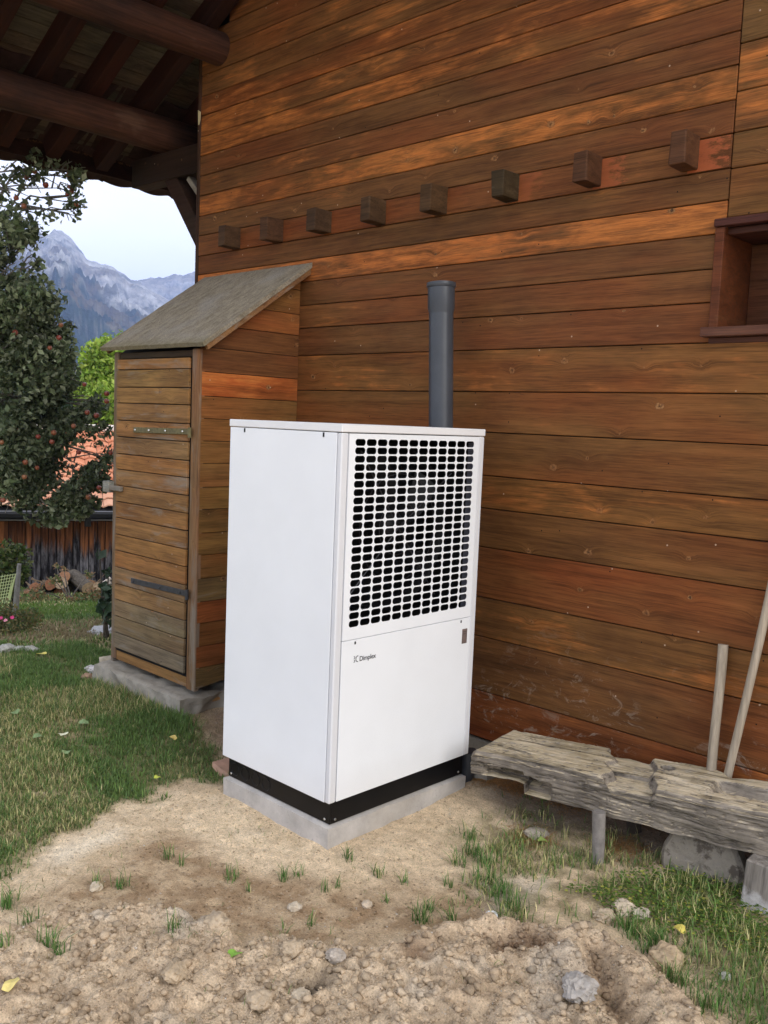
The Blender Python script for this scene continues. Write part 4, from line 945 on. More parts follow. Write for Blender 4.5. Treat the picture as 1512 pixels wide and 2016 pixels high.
def bench_mesh():
    NU, NV, NS = 420, 70, 26
    us = np.linspace(0, LB, NU)
    def prof_top(u, v):     # height of the top
        z = .333+(.395-.333)*u/Lvis
        w = v/WB
        rec = sst(.50, .53, u-.13*(1-w)+.02*np.sin(v*40))*(1-sst(.69, .71, u-.13*(1-w)-.01*np.sin(v*31)))
        a = np.where(w > .42, .022, .038)
        z = z-rec*a
        tr = sst(1.0, 1.06, u)*sst(.30, .34, w+.02*np.sin(u*9))*(1-sst(.62, .70, w+.03*np.sin(u*7)))
        z = z-tr*.045
        hole = np.exp(-(((u-.80)**2+(v-.285)**2)/.022**2)**2); z = z-hole*.07
        h2 = np.exp(-(((u-.735)/.03)**2+((v-.12)/.018)**2)); z = z+h2*.006
        crack = np.abs(fbm(u*2.2, v*46+fbm(u*2, v*6, 3, 5)*5, 4, 77)-.5); z = z-.005*(1-sst(.0, .030, crack))
        z = z+(fbm(u*6, v*9, 4, 71)-.5)*.008+(fbm(u*9, v*80, 3, 72)-.5)*.004
        rim = np.minimum(v, WB-v); z = z-.018*(1-sst(0, .02, rim)); z = z-.014*(1-sst(0, .02, u))
        return z
    def bot(u):            # lower edge: thin split lip at the left end
        t = .385-.155
        z = np.where(u < .26, .225+.05*np.sin(u*8)*.3, .195+(u-.26)*.03)
        return z+(fbm(u*9, u*0, 4, 80)-.5)*.018
    def backv(u):          # ragged rear edge
        w = WB-.02*sst(.5, .52, u)+.012*np.sin(u*23)+(fbm(u*8, u*0, 4, 90)-.5)*.03
        w = w-.035*sst(.50, .53, u)*(1-sst(.70, .72, u))-.05*sst(1.0, 1.05, u)*(1-sst(1.1, 1.35, u)); return w
    V = []; ring = []
    U = us[:, None]
    vv = np.linspace(0, 1, NV)[None, :]; B = backv(us)[:, None]; S = .0+(fbm(us*6, us*0, 4, 95)-.5)[:, None]*.02
    skew = .15*(1-vv)*0
    uu = U+0*vv; vf = S+(B-S)*vv
    TZ = prof_top(uu, vf)
    top = np.stack([uu, vf, TZ], -1)
    t = np.linspace(0, 1, NS)[None, 1:-1]
    z0 = TZ[:, :1]; z1 = bot(us)[:, None]; fz = z0+(z1-z0)*t
    crk = np.abs(fbm(U*1.8+fz*2, fz*34+fbm(U*1.5, fz*4, 3, 3)*4, 4, 31)-.5)
    fy = S+.014*t**2+.008*(1-sst(0, .04, crk))+(fbm(U*8+fz, fz*70, 3, 33)-.5)*.005
    # split: the lip overhangs a dark slot near the left end
    slot = (1-sst(.36, .40, U))*sst(.05, .09, U)*sst(.42, .5, t)*1.0
    fy = fy+slot*.05+sst(.12, .16, U)*(1-sst(.30, .33, U))*sst(.38, .44, t)*(1-sst(.7, .8, t))*.07
    front = np.stack([U+0*t, fy, fz], -1)[:, ::-1]
    back = np.stack([U+0*t, B+0*t, TZ[:, -1:]+(z1-TZ[:, -1:])*t], -1)
    bt = np.linspace(0, 1, 8)[None, :]; bott = np.stack([U+0*bt, B+(S+.014-B)*bt, z1+0*bt], -1)
    loop = np.concatenate([top, back, bott, front], 1); n = loop.shape[1]
    V = loop.reshape(-1, 3); 
    i = np.arange((NU-1)*n); r = i//n; c = i % n; a = r*n+c; b = r*n+(c+1) % n
    Fq = np.stack([a, a+n, b+n, b], 1)
    # end caps: a centre fan
    c0 = V[:n].mean(0); c1 = V[-n:].mean(0); V = np.concatenate([V, [c0, c1]]); k = np.arange(n)
    f0 = np.stack([k, (k+1) % n, np.full(n, len(V)-2)], 1); f1 = np.stack([(NU-1)*n+(k+1) % n, (NU-1)*n+k, np.full(n, len(V)-1)], 1)
    return V, (Fq, np.concatenate([f0, f1]))
Vb, Fb = bench_mesh()
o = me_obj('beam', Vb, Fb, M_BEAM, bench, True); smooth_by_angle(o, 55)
bench.rotation_euler = (0, 0, math.atan2(u_dir.y, u_dir.x))
def inb(P):    # world -> bench local
    d = Vector((P[0]-bench.location.x, P[1]-bench.location.y, 0)); return Vector((d.dot(u_dir), d.dot(v_dir), P[2]))
M_LEG = simple('grey_leg_wood', (.22, .20, .185), .85, .1, var=.3, scale=25, bump=.4)
lp = inb(on_z(1177, 1700, .01)); m = MB(); m.tube([lp+Vector((-.01, .0, .22)), lp+Vector((-.004, 0, .1)), lp+Vector((0, 0, .02)), lp+Vector((0, 0, -.06))], [.0275, .0265, .024, .02], 16)
m.build('leg', M_LEG, bench, True)
lp2 = inb(on_y(1245, 1640, 3.60)); m = MB(); m.tube([Vector((lp2.x-.03, lp2.y-.02, .22)), Vector((lp2.x, lp2.y, .10)), Vector((lp2.x+.02, lp2.y, -.06))], [.04, .036, .03], 8)
m.build('leg', simple('dark_leg_wood', (.07, .055, .045), .9, .1, var=.4, scale=25, bump=.5), bench)
# supports: round millstone-like slab, upright board
def disc(name, c, r, th, rot, mat, seed):
    m = MB(); n = 44; vs = []
    rg = random.Random(seed)
    prof = [(0, th/2), (.5*r, th/2), (.9*r, th/2), (r, th*.3), (r, -th*.3), (.9*r, -th/2), (0.5*r, -th/2), (0.001, -th/2)]
    for r_, z_ in prof:
        for k in range(n):
            a = 2*math.pi*k/n; rr_ = r_*(1+.02*math.sin(3*a+seed)+.012*math.sin(11*a)); vs.append((rr_*math.cos(a), rr_*math.sin(a), z_+rg.uniform(-.002, .002)))
    m.add(vs, [(i*n+k, i*n+(k+1) % n, (i+1)*n+(k+1) % n, (i+1)*n+k) for i in range(len(prof)-1) for k in range(n)])
    o = m.build(name, mat, None, True); o.location = c; o.rotation_euler = rot; return o
o = disc('stone_slab', (-1.475, 3.46, .09), .165, .09, (R_(86), 0, R_(6)), M_STONEC, 3); tag(o, 'round mottled stone slab standing upright under the bench', 'stone slab')
M_BRD = None
def limed():
    mm, nt, b = newmat('limed_board', .95, .1); g = NG(nt); tc = g.n('ShaderNodeTexCoord'); P = tc.outputs['Object']
    f = g.noise(g.mapping(P, (60, 60, 5)), 1, 5, .65); bl = g.noise(P, 14, 6, .7); sp = g.n('ShaderNodeSeparateXYZ'); g.l(P, sp.inputs[0])
    c = g.mix(1.0, (.23, .205, .18), g.ramp(f, [(.35, .6), (.65, 1.25)]), 'MULTIPLY')
    k = g.ramp(g.math('ADD', g.math('MULTIPLY', sp.outputs[2], -4.0), g.math('MULTIPLY', bl, 1.0)), [(.45, 0), (.75, 1)])
    c = g.mix(g.math('MULTIPLY', k, .85), c, (.62, .60, .60)); g.l(c, b.inputs['Base Color']); g.l(g.bump(f, .5, .004), b.inputs['Normal']); return mm
m = MB(); m.box(-.10, .10, -.09, .09, -.14, .11, .006); o = m.build('support_block', limed(), None); o.location = (-1.175, 3.43, .11); o.rotation_euler = (0, R_(3), R_(4)); tag(o, 'upright grey block with whitewashed foot carrying the bench on the right', 'block')
# tool handles
def handle(P, Q, r, label, seed):
    m = MB(); n = 14; pts = []; rad = []
    for i in range(n+1):
        t = i/n; p = Vector(P).lerp(Vector(Q), t); pts.append(p+Vector((.004*math.sin(t*6+seed), 0, 0))); rad.append(r*(1+.03*math.sin(t*9+seed)))
    m.tube(pts, rad, 14); o = m.build('wooden_pole', M_HANDLE, None, True); tag(o, label, 'pole', 'wooden poles behind the bench'); return o
def handle_mat():
    mm, nt, b = newmat('bleached_handle', .8, .2); g = NG(nt); tc = g.n('ShaderNodeTexCoord'); P = tc.outputs['Object']
    f = g.noise(g.mapping(P, (60, 60, 4)), 1, 5, .6); bl = g.noise(g.mapping(P, (1, 1, .5)), 9, 4, .6)
    c = g.mix(bl, (.30, .255, .20), (.44, .37, .28)); c = g.mix(1.0, c, g.ramp(f, [(.35, .72), (.65, 1.2)]), 'MULTIPLY'); g.l(c, b.inputs['Base Color']); g.l(g.bump(f, .4, .002), b.inputs['Normal']); return mm
M_HANDLE = handle_mat()
a1 = on_y(1421, 1269, 3.765); b1 = on_y(1414, 1510, 3.71)
handle((a1[0], 3.772, a1[2]), tuple(Vector((b1[0]-.005, 3.715, b1[2]))+Vector((-.01, -.03, -.32))), .0205, 'short thick grey wooden pole leaning on the planks behind the bench', 1)
a2 = on_y(1512, 1180, 3.765); b2 = on_y(1437, 1512, 3.72); d2 = Vector(a2)-Vector(b2)
handle(tuple(Vector(b2)+d2*1.9+Vector((0, .0, 0))), tuple(Vector(b2)-d2*.45), .0175, 'long slanting pale wooden pole leaning on the planks behind the bench', 5)
# ------------------------------------------------------------------ clutter between unit and bench
o = lump_box('concrete_block', -2.82, -2.60, 3.50, 3.66, -.05, .15, M_OLDC, .012, 12, .02); tag(o, 'small grey concrete lump behind the pad at the end of the bench', 'concrete block')
m = MB(); m.tube([(-2.70, 3.46, .20), (-2.69, 3.47, .13), (-2.71, 3.44, .05), (-2.76, 3.43, -.03)], [.045, .047, .045, .045], 16); o = m.build('drain_elbow', simple('black_plastic', (.03, .033, .04), .4, .4), None, True); tag(o, 'dark plastic drain elbow curving down beside the concrete pad', 'pipe elbow')
m = MB(); P_ = [on_z(418, 1500, .06), on_z(455, 1490, .06), on_z(458, 1530, .03), on_z(440, 1527, .02)]
vs = [tuple(p) for p in P_]; vs += [(x_, y_, z_-.025) for x_, y_, z_ in vs]
m.add(vs, [(0, 1, 2, 3), (7, 6, 5, 4), (0, 4, 5, 1), (1, 5, 6, 2), (2, 6, 7, 3), (3, 7, 4, 0)])
o = m.build('terracotta_piece', simple('pale_terracotta', (.42, .26, .19), .9, .1, var=.2, scale=15), None); tag(o, 'pale pink flat tile scrap lying at the left rear of the pad', 'tile scrap')
# ------------------------------------------------------------------ stones
def stone(name, P, s, col, label, cat, seed, group=None, flat=.6):
    import bmesh
    bm = bmesh.new(); bmesh.ops.create_icosphere(bm, subdivisions=4, radius=1)
    r = np.array([v.co for v in bm.verts]); n = fbm(r[:, 0]*1.9+seed*3, r[:, 1]*1.9+r[:, 2]*2.6, 4, seed)*1.1-.05+.9*np.abs(fbm(r[:, 0]*5+seed, r[:, 1]*5-r[:, 2]*4, 3, seed+4)-.5)
    for v, k in zip(bm.verts, n): v.co = Vector((v.co.x, v.co.y*.85, v.co.z*flat))*(s*(.62+.75*k))
    me = bpy.data.meshes.new(name); bm.to_mesh(me); bm.free(); me.materials.append(simple('stone_'+str(seed), col, .95, .1, var=.3, scale=40, bump=.7, bdist=.004))
    o = bpy.data.objects.new(name, me); link(o); o.location = (P[0], P[1], gz(P[0], P[1])+s*flat*.55); o.rotation_euler = (0, 0, seed); smooth_by_angle(o, 35)
    tag(o, label, cat, group); return o
sand = (.47, .38, .27)
stone('rock', on_z(1190, 1808), .036, sand, 'left pale rock of the trio in the grass in front of the bench', 'rock', 1, 'pale rocks in the grass')
stone('rock', on_z(1226, 1795), .045, (.52, .44, .33), 'largest middle pale rock of the trio in the grass', 'rock', 2, 'pale rocks in the grass')
stone('rock', on_z(1260, 1806), .034, (.47, .41, .32), 'right pale rock of the trio, beside a tuft of grass', 'rock', 3, 'pale rocks in the grass')
stone('pebble', on_z(968, 1803), .024, (.80, .80, .80), 'bright white pebble near the right grass edge', 'pebble', 4, flat=.45)
stone('soil_clod', on_z(1310, 1895), .060, (.43, .33, .215), 'large sandy clod on the slope at the grass edge', 'clod', 5)
stone('pebble', on_z(722, 1783), .020, (.50, .41, .31), 'small round tan pebble on damp soil in front of the pad corner', 'pebble', 6)
stone('pebble', on_z(580, 1788), .024, (.48, .41, .32), 'angular light stone left of the damp soil patch', 'pebble', 7)
stone('rock', on_z(1138, 2000), .055, (.36, .33, .30), 'grey rounded rock at the bottom of the picture in the dug soil', 'rock', 8)
stone('pebble', on_z(592, 1998), .028, (.46, .38, .28), 'tan stone below the dark hollow in the dug soil', 'pebble', 9)
stone('pebble', on_z(658, 1922), .032, (.38, .33, .28), 'greyish round stone right above the dark hollow', 'pebble', 10)
stone('soil_clod', on_z(575, 1915), .036, (.42, .33, .23), 'round tan clod left of the dark hollow', 'clod', 11)
stone('soil_clod', on_z(345, 1975), .038, (.40, .31, .21), 'brown clod at lower left in the dug soil', 'clod', 12)
stone('soil_clod', on_z(425, 1860), .045, (.43, .34, .24), 'pale crumbly clod on the rim of the dug soil', 'clod', 13)
stone('rock', on_z(1428, 1920), .020, (.50, .50, .45), 'small light grey stone in the grass at right', 'rock', 14)
stone('pebble', on_z(190, 1754), .024, (.52, .44, .33), 'pale flat stone beside grass sprouts at left', 'pebble', 15)
stone('pebble', on_z(510, 2010), .04, (.42, .33, .23), 'broad tan clod cut by the bottom edge of the picture', 'clod', 16)
stone('rock', on_z(1056, 1648), .05, (.40, .35, .28), 'half buried flat stone in straw left of the bench leg', 'rock', 17, flat=.3)
# leaves
def leaf(P, s, col, label, seed, elong=1.5):
    m = MB(); n = 12; r = random.Random(seed); vs = [(0, 0, .004)]
    for k in range(n):
        a = 2*math.pi*k/n; rr_ = s*(1+.12*math.sin(5*a+seed)); vs.append((rr_*elong*math.cos(a), rr_*math.sin(a), .006*math.sin(2*a+seed)+r.uniform(0, .004)))
    vs += [(x_, y_, z_-.0012) for x_, y_, z_ in vs]; N = n+1
    fs = [(0, 1+k, 1+(k+1) % n) for k in range(n)]+[(N, N+1+(k+1) % n, N+1+k) for k in range(n)]+[(1+k, N+1+k, N+1+(k+1) % n, 1+(k+1) % n) for k in range(n)]
    m.add(vs, fs); o = m.build('fallen_leaf', simple('leaf_%d' % seed, col, .6, .3, var=.25, scale=30), None); o.location = (P[0], P[1], gz(P[0], P[1])+(.034 if label.find('grass') >= 0 or label.find('lawn') >= 0 else .014)); o.rotation_euler = (.15, .1, seed*1.3)
    tag(o, label, 'leaf', 'fallen leaves'); return o
leaf(on_z(1336, 1850), .021, (.62, .52, .12), 'yellow curled leaf in the right grass below the bench', 1, 1.2)
leaf(on_z(1068, 1672), .020, (.30, .40, .10), 'light green leaf in grass left of the bench leg', 2, 1.2)
leaf(on_z(462, 1887, .05), .022, (.22, .42, .06), 'bright green leaf on the dug soil', 3, 1.1)
leaf(on_z(22, 1963, .05), .020, (.68, .56, .20), 'oval yellow leaf at the lower left corner', 4, 1.5)
leaf(on_z(340, 1463), .016, (.60, .45, .14), 'yellow brown leaf on the lawn near the unit', 5, 1.6)
leaf(on_z(315, 1396), .013, (.62, .60, .30), 'small pale leaf on the lawn below the foundation', 6, 1.6)
leaf(on_z(310, 1540), .016, (.50, .55, .08), 'yellow green leaf at the lower lawn edge', 7, 1.3)
leaf(on_z(125, 1455), .015, (.62, .62, .45), 'whitish leaf in the middle of the lawn', 8, 1.8)
leaf(on_z(30, 1410), .024, (.20, .29, .13), 'broad grey green weed leaf at the left lawn', 9, 1.3)
leaf(on_z(165, 1430), .022, (.20, .29, .13), 'light green weed leaf at the lawn centre', 10, 1.4)
leaf(on_z(75, 1460), .022, (.20, .29, .13), 'pale dock leaf left on the lawn', 11, 1.4)
leaf(on_z(130, 1493), .022, (.20, .29, .13), 'grey green leaf lying lower on the lawn', 12, 1.4)
leaf(on_z(82, 1296), .03, (.70, .60, .15), 'yellow fallen leaf on the far lawn', 13, 1.2)
# ------------------------------------------------------------------ clods: uncountable small lumps of soil
_ico = None
def ico():
    t = (1+5**.5)/2; v = np.array([(-1, t, 0), (1, t, 0), (-1, -t, 0), (1, -t, 0), (0, -1, t), (0, 1, t), (0, -1, -t), (0, 1, -t), (t, 0, -1), (t, 0, 1), (-t, 0, -1), (-t, 0, 1)])/math.sqrt(1+t*t)
    f = np.array([(0, 11, 5), (0, 5, 1), (0, 1, 7), (0, 7, 10), (0, 10, 11), (1, 5, 9), (5, 11, 4), (11, 10, 2), (10, 7, 6), (7, 1, 8), (3, 9, 4), (3, 4, 2), (3, 2, 6), (3, 6, 8), (3, 8, 9), (4, 9, 5), (2, 4, 11), (6, 2, 10), (8, 6, 7), (9, 8, 1)])
    return v, f
R = np.random.RandomState(5)
def scatter(n, x0, x1, y0, y1, dens):
    X = R.uniform(x0, x1, n); Y = R.uniform(y0, y1, n); k = R.uniform(0, 1, n) < dens(X, Y); return X[k], Y[k]
def in_pad(X, Y, e=.0): return (X > -3.39-e) & (X < -2.64+e) & (Y > 2.48-e) & (Y < 3.40+e)
def clods():
    def dens(X, Y):
        lm = poly_mask(X, Y, LUMP, .05, .08); lw = world_mask(X, Y, LAWN, .06, .16, 4); rg = world_mask(X, Y, RGRASS, .08, .2, 4)
        d = .30+.7*lm*(.35+.65*sst(.42, .6, fbm(X*6, Y*6, 3, 44)))
        d = d+.25*(sst(.5, .65, fbm(X*3.5, Y*3.5, 3, 45))); d = d*(1-lw)*(1-.7*rg); return np.where(in_pad(X, Y), 0, d)
    X, Y = scatter(120000, -4.6, -.7, .95, 3.78, dens); n = len(X)
    lm = poly_mask(X, Y, LUMP, .05, .08)
    s = .0014+.0045*R.uniform(0, 1, n)**5+lm*.016*R.uniform(0, 1, n)**16
    v, f = ico(); nv = len(v)
    A = v[None]*(1+R.uniform(-.42, .42, (n, nv, 1))); A = A*s[:, None, None]*np.array([1, .9, .72])
    a = R.uniform(0, 6.28, n); ca, sa = np.cos(a)[:, None], np.sin(a)[:, None]
    x = A[..., 0]*ca-A[..., 1]*sa+X[:, None]; y = A[..., 0]*sa+A[..., 1]*ca+Y[:, None]; z = A[..., 2]+(ground_z(X, Y)+s*.25)[:, None]
    V = np.stack([x, y, z], -1).reshape(-1, 3); Ff = (f[None]+np.arange(n)[:, None, None]*nv).reshape(-1, 3)
    c = ground_col(X, Y)*R.uniform(.60, 1.05, n)[:, None]; k = (R.uniform(0, 1, n) < .03) & (s < .006); c[k] = c[k]*.4+np.array([.6, .56, .5])*.55
    o = me_obj('soil_crumbs', V, Ff, M_CLOD, None, False, np.repeat(np.clip(c, 0, 1), nv, 0)); tag(o, 'loose crumbs and clods of dry tan soil', 'soil', kind='stuff')
clods()
# ------------------------------------------------------------------ grass
def blades(name, X, Y, hgt, wid, lean, col, label, cat='grass', zoff=0, curl=1.0, mat=None):
    n = len(X); Z = ground_z(X, Y)-.003+zoff; a = R.uniform(0, 6.283, n); dx, dy = np.cos(a), np.sin(a); px_, py_ = -dy, dx
    L = lean*hgt; up = hgt*np.sqrt(np.clip(1-lean**2, .05, 1))
    def pt(t, w):
        o = L*t**(1+curl); zz = up*(t-(.35*lean*curl)*t*t)
        return np.stack([X+dx*o+px_*w, Y+dy*o+py_*w, Z+zz], -1)
    V = np.stack([pt(0, -wid/2), pt(0, wid/2), pt(.55, wid*.42), pt(.55, -wid*.42), pt(1., 0*wid)], 1).reshape(-1, 3)
    b = np.arange(n)*5; Fq = np.stack([b, b+1, b+2, b+3], 1); Ft = np.stack([b+3, b+2, b+4], 1)
    c = np.repeat(col[:, None, :], 5, 1); c[:, :2] *= .75; c[:, 4] *= 1.15
    o = me_obj(name, V, (Fq, Ft), mat or M_GRASS, None, False, np.clip(c.reshape(-1, 3), 0, 1)); tag(o, label, cat, kind='stuff'); return o
GR = np.array([.115, .185, .040]); GB = np.array([.12, .20, .070]); YE = np.array([.52, .45, .24]); OL = np.array([.27, .27, .10]); LG = np.array([.12, .20, .04])
def gcol(n, X, Y, seed, dry):
    t = fbm(X*1.6, Y*1.6, 3, seed); u = R.uniform(0, 1, n)
    c = GR[None]*(1-u[:, None])+GB[None]*u[:, None]
    k = np.clip(sst(.42, .62, t)*.8+dry, 0, 1); d = R.uniform(0, 1, n) < k*.6
    c[d] = (OL[None]*(1-u[d][:, None])+YE[None]*u[d][:, None]); return c*R.uniform(.6, 1.45, (n, 1))
def lawn():
    dens = lambda X, Y: world_mask(X, Y, LAWN, .05, .16, 4)*np.where(in_pad(X, Y), 0, 1)*(.30+.70*sst(.34, .5, fbm(X*5, Y*5, 3, 91)))*(np.where((X > -5.5) & (X < -4.42) & (Y > 2.98), 0, 1))
    X, Y = scatter(230000, -6.6, -3.1, .9, 3.4, dens); n = len(X); h = R.uniform(.022, .066, n)*(.6+.8*fbm(X*3, Y*3, 3, 92))
    near_wall = 1+.7*np.exp(-((Y-2.95)/.12)**2)*(X > -5.4)*(X < -4.2)
    blades('grass', X, Y, h*near_wall, R.uniform(.0024, .0056, n), R.uniform(.2, .95, n), gcol(n, X, Y, 93, .04), 'short green and yellowing lawn left of the heat pump')
    X, Y = scatter(60000, -6.6, -3.1, .9, 3.4, dens); n = len(X); c = np.array([.36, .31, .17])*R.uniform(.5, 1.2, (n, 1))
    blades('thatch', X, Y, R.uniform(.02, .06, n), R.uniform(.0015, .003, n), R.uniform(.93, .985, n), c, 'matted dry thatch lying between the lawn blades left of the unit')
    dens = lambda X, Y: (.25+.75*sst(.34, .5, fbm(X*1.5, Y*1.5, 3, 95)))*(np.hypot(X, Y) < 22)*np.where((X > -6.6) & (Y < 3.4), 0, 1)*np.where((X > -5.62) & (Y > 2.9), 0, 1)
    X, Y = scatter(150000, -17, -5.6, .5, 9.5, dens); n = len(X); D = np.hypot(X, Y)
    c = gcol(n, X, Y, 96, .0); band = sst(7.2, 8, D)*(1-sst(9.6, 10.4, D+fbm(X, Y, 2, 7))); k = R.uniform(0, 1, n) < band*.85
    c[k] = np.array([.27, .215, .125])*R.uniform(.8, 1.15, (k.sum(), 1)); gb = (D > 10.2) & (D < 12); c[gb] = LG*R.uniform(.8, 1.2, (gb.sum(), 1))
    blades('grass', X, Y, R.uniform(.03, .07, n), .006+D*.0006, R.uniform(.2, .9, n), c, 'mown grass of the garden falling away towards the barn')
lawn()
def right_grass():
    dens = lambda X, Y: world_mask(X, Y, RGRASS, .07, .22, 4)*(.06+.94*sst(.44, .58, fbm(X*4.2, Y*4.2, 3, 101)+.12*sst(-1.8, -1.2, X)))
    X, Y = scatter(42000, -2.7, -.2, 2.1, 3.75, dens); n = len(X); h = R.uniform(.02, .09, n)*(.6+.8*fbm(X*4, Y*4, 3, 102))
    blades('grass', X, Y, h, R.uniform(.0028, .005, n), R.uniform(.15, .85, n), gcol(n, X, Y, 103, .0)*1.2, 'patchy green grass in front of the bench')
    dens = lambda X, Y: world_mask(X, Y, [_p(1230, 1760), _p(1300, 1720), _p(1560, 1800), _p(1560, 1900), _p(1400, 1860), _p(1250, 1820), _p(1160, 1770)], .06, .12)*.9
    X, Y = scatter(26000, -1.9, -.2, 2.9, 3.7, dens); n = len(X)
    # clover: tiny flat leaflets
    s = R.uniform(.004, .008, n); a = R.uniform(0, 6.28, n); Z = ground_z(X, Y)+R.uniform(.008, .035, n); V = []
    for k in range(4):
        t = a+k*math.pi/2; V.append(np.stack([X+s*np.cos(t), Y+s*np.sin(t), Z+R.uniform(-.3, .3, n)*s], -1))
    V = np.stack(V, 1).reshape(-1, 3); b = np.arange(n)*4; Fq = np.stack([b, b+1, b+2, b+3], 1)
    c = (LG[None]*R.uniform(.6, 1.3, (n, 1))); y = R.uniform(0, 1, n) < .12; c[y] = np.array([.42, .42, .09]); 
    o = me_obj('clover', V, Fq, M_GRASS, None, False, np.repeat(c, 4, 0)); tag(o, 'bright green low clover patch below the bench', 'clover', kind='stuff')
    # straw coloured litter
    spots = [(_p(1222, 1682), .11), (_p(1045, 1652), .10), (_p(1120, 1600), .12), (_p(1010, 1570), .10), (_p(1300, 1640), .09), (_p(960, 1560), .08)]
    XX, YY = [], []
    for (cx, cy), r_ in spots: XX.append(R.normal(cx, r_*.55, 1400)); YY.append(R.normal(cy, r_*.45, 1400))
    X = np.concatenate(XX); Y = np.concatenate(YY); k = (Y < 3.78) & ~in_pad(X, Y, .01); X, Y = X[k], Y[k]; n = len(X)
    c = np.array([.50, .29, .12])*R.uniform(.6, 1.25, (n, 1)); blades('straw_litter', X, Y, R.uniform(.010, .022, n), R.uniform(.002, .0035, n), np.full(n, .93), c, 'orange brown dry needle litter around the bench leg', 'litter', .004)
right_grass()
def tufts():
    pts = [(330, 1690, 1), (355, 1705, .6), (190, 1750, .9), (240, 1750, 1.2), (455, 1730, 1.1), (140, 1800, .0), (60, 1830, 1.3), (15, 1780, 1.5), (100, 1895, 1.4), (115, 1910, 1), (345, 1880, 1.0), (685, 1700, 1.0),
           (560, 1730, .9), (585, 1725, .8), (745, 1728, .9), (640, 1760, .6), (490, 1755, .5), (760, 1775, .5), (830, 1810, 1.4), (845, 1790, 1), (888, 1810, 1.0), (612, 1820, .6), (560, 1838, .4), (795, 1740, .7), (900, 1700, 1.2), (930, 1680, 1.6),
           (960, 1730, 1.6), (985, 1760, 1.8), (1010, 1790, 1.6), (960, 1700, 1.5), (920, 1650, 1.2), (1230, 1830, 1.4), (1250, 1845, 1.0), (1290, 1860, 1.4), (1270, 1870, .9), (430, 1920, .0), (665, 1750, .5), (10, 1900, .8), (1330, 1935, 1.6), (1390, 1985, 1.8), (880, 1745, .7), (640, 1500, 0)]
    X, Y, Hh = [], [], []
    for px_, py_, s in pts:
        if s <= 0: continue
        c = _p(px_, py_); k = int(22*s*s)+7
        X += list(R.normal(c[0], .014*s, k)); Y += list(R.normal(c[1], .014*s, k)); Hh += list(R.uniform(.03, .095, k)*min(1.3, .6+s*.45))
    X, Y, Hh = map(np.array, (X, Y, Hh)); n = len(X)
    c = np.array([.10, .20, .05])*R.uniform(.7, 1.4, (n, 1)); k = R.uniform(0, 1, n) < .15; c[k] = YE
    blades('grass_sprouts', X, Y, Hh, R.uniform(.0025, .0045, n), R.uniform(.1, .75, n), c, 'thin tufts of young grass sprouting from the bare soil')
tufts()
def strays():
    dens = lambda X, Y: np.where(in_pad(X, Y, .02), 0, 1)*(1-world_mask(X, Y, LAWN, .1, .16, 4))*(.03+sst(.56, .74, fbm(X*5, Y*5, 3, 131)))
    X, Y = scatter(9000, -4.0, -.7, 1.0, 3.6, dens); n = len(X); c = np.array([.13, .19, .06])*R.uniform(.6, 1.5, (n, 1)); k = R.uniform(0, 1, n) < .5; c[k] = np.array([.42, .34, .20])*R.uniform(.6, 1.2, (k.sum(), 1))
    blades('stray_blades', X, Y, R.uniform(.012, .045, n), R.uniform(.0015, .003, n), R.uniform(.4, .97, n), c, 'stray green and dry blades dotted over the bare soil')
strays()
def dead_grass():
    dens = lambda X, Y: world_mask(X, Y, [_p(330, 1400), _p(400, 1395), _p(440, 1440), _p(440, 1500), _p(360, 1500), _p(330, 1440)], .08, .1)
    X, Y = scatter(9000, -4.7, -3.2, 2.3, 3.4, dens); n = len(X); c = np.array([.27, .21, .11])*R.uniform(.6, 1.3, (n, 1))
    blades('dry_grass', X, Y, R.uniform(.03, .08, n), R.uniform(.0015, .003, n), R.uniform(.8, .97, n), c, 'flattened dry grass beside the shed corner')
dead_grass()
# ------------------------------------------------------------------ foliage builder
def leaf_cloud(centers, radii, counts, size, palette, seed, squash=.9, gap=0.0, gs=3.5):
    r = np.random.RandomState(seed); Pn = []; Cn = []
    for (c, rad, n) in zip(centers, radii, counts):
        rad = np.array(rad if hasattr(rad, '__len__') else (rad, rad, rad*squash))
        d = r.normal(0, 1, (n, 3)); d /= np.linalg.norm(d, axis=1)[:, None]; q_ = d*(r.uniform(0, 1, n)**.45)[:, None]*rad
        Pn.append(q_+np.array(c)); t = r.uniform(0, 1, n); pi = r.randint(0, len(palette), n); Cn.append(np.array(palette)[pi]*r.uniform(.7, 1.3, (n, 1)))
    P = np.concatenate(Pn); C = np.concatenate(Cn)
    if gap:
        nn_ = fbm(P[:, 0]*gs+P[:, 1]*gs*.6, P[:, 2]*gs-P[:, 1]*gs*.5, 3, seed+50); k = nn_ > gap; P, C = P[k], C[k]; C = C*(.75+.6*sst(gap, .7, nn_[k]))[:, None]
    n = len(P)
    # clumping: push leaves towards twig points
    tw = P[r.randint(0, n, max(1, n//14))]
    ix = r.randint(0, len(tw), n)
    s = size*r.uniform(.45, 1.4, n)
    a = r.normal(0, 1, (n, 3)); a[:, 2] -= .4; a /= np.linalg.norm(a, axis=1)[:, None]; b = np.cross(a, r.normal(0, 1, (n, 3))); b /= np.linalg.norm(b, axis=1)[:, None]; nn = np.cross(a, b)
    s1 = s[:, None]
    V = np.stack([P-a*s1*.5, P+b*s1*.30+nn*s1*.10, P+a*s1*.5-nn*s1*.08, P-b*s1*.30+nn*s1*.10], 1).reshape(-1, 3)
    k = np.arange(n)*4; F = np.concatenate([np.stack([k, k+1, k+2], 1), np.stack([k, k+2, k+3], 1)]); return V, F, np.repeat(C, 4, 0)
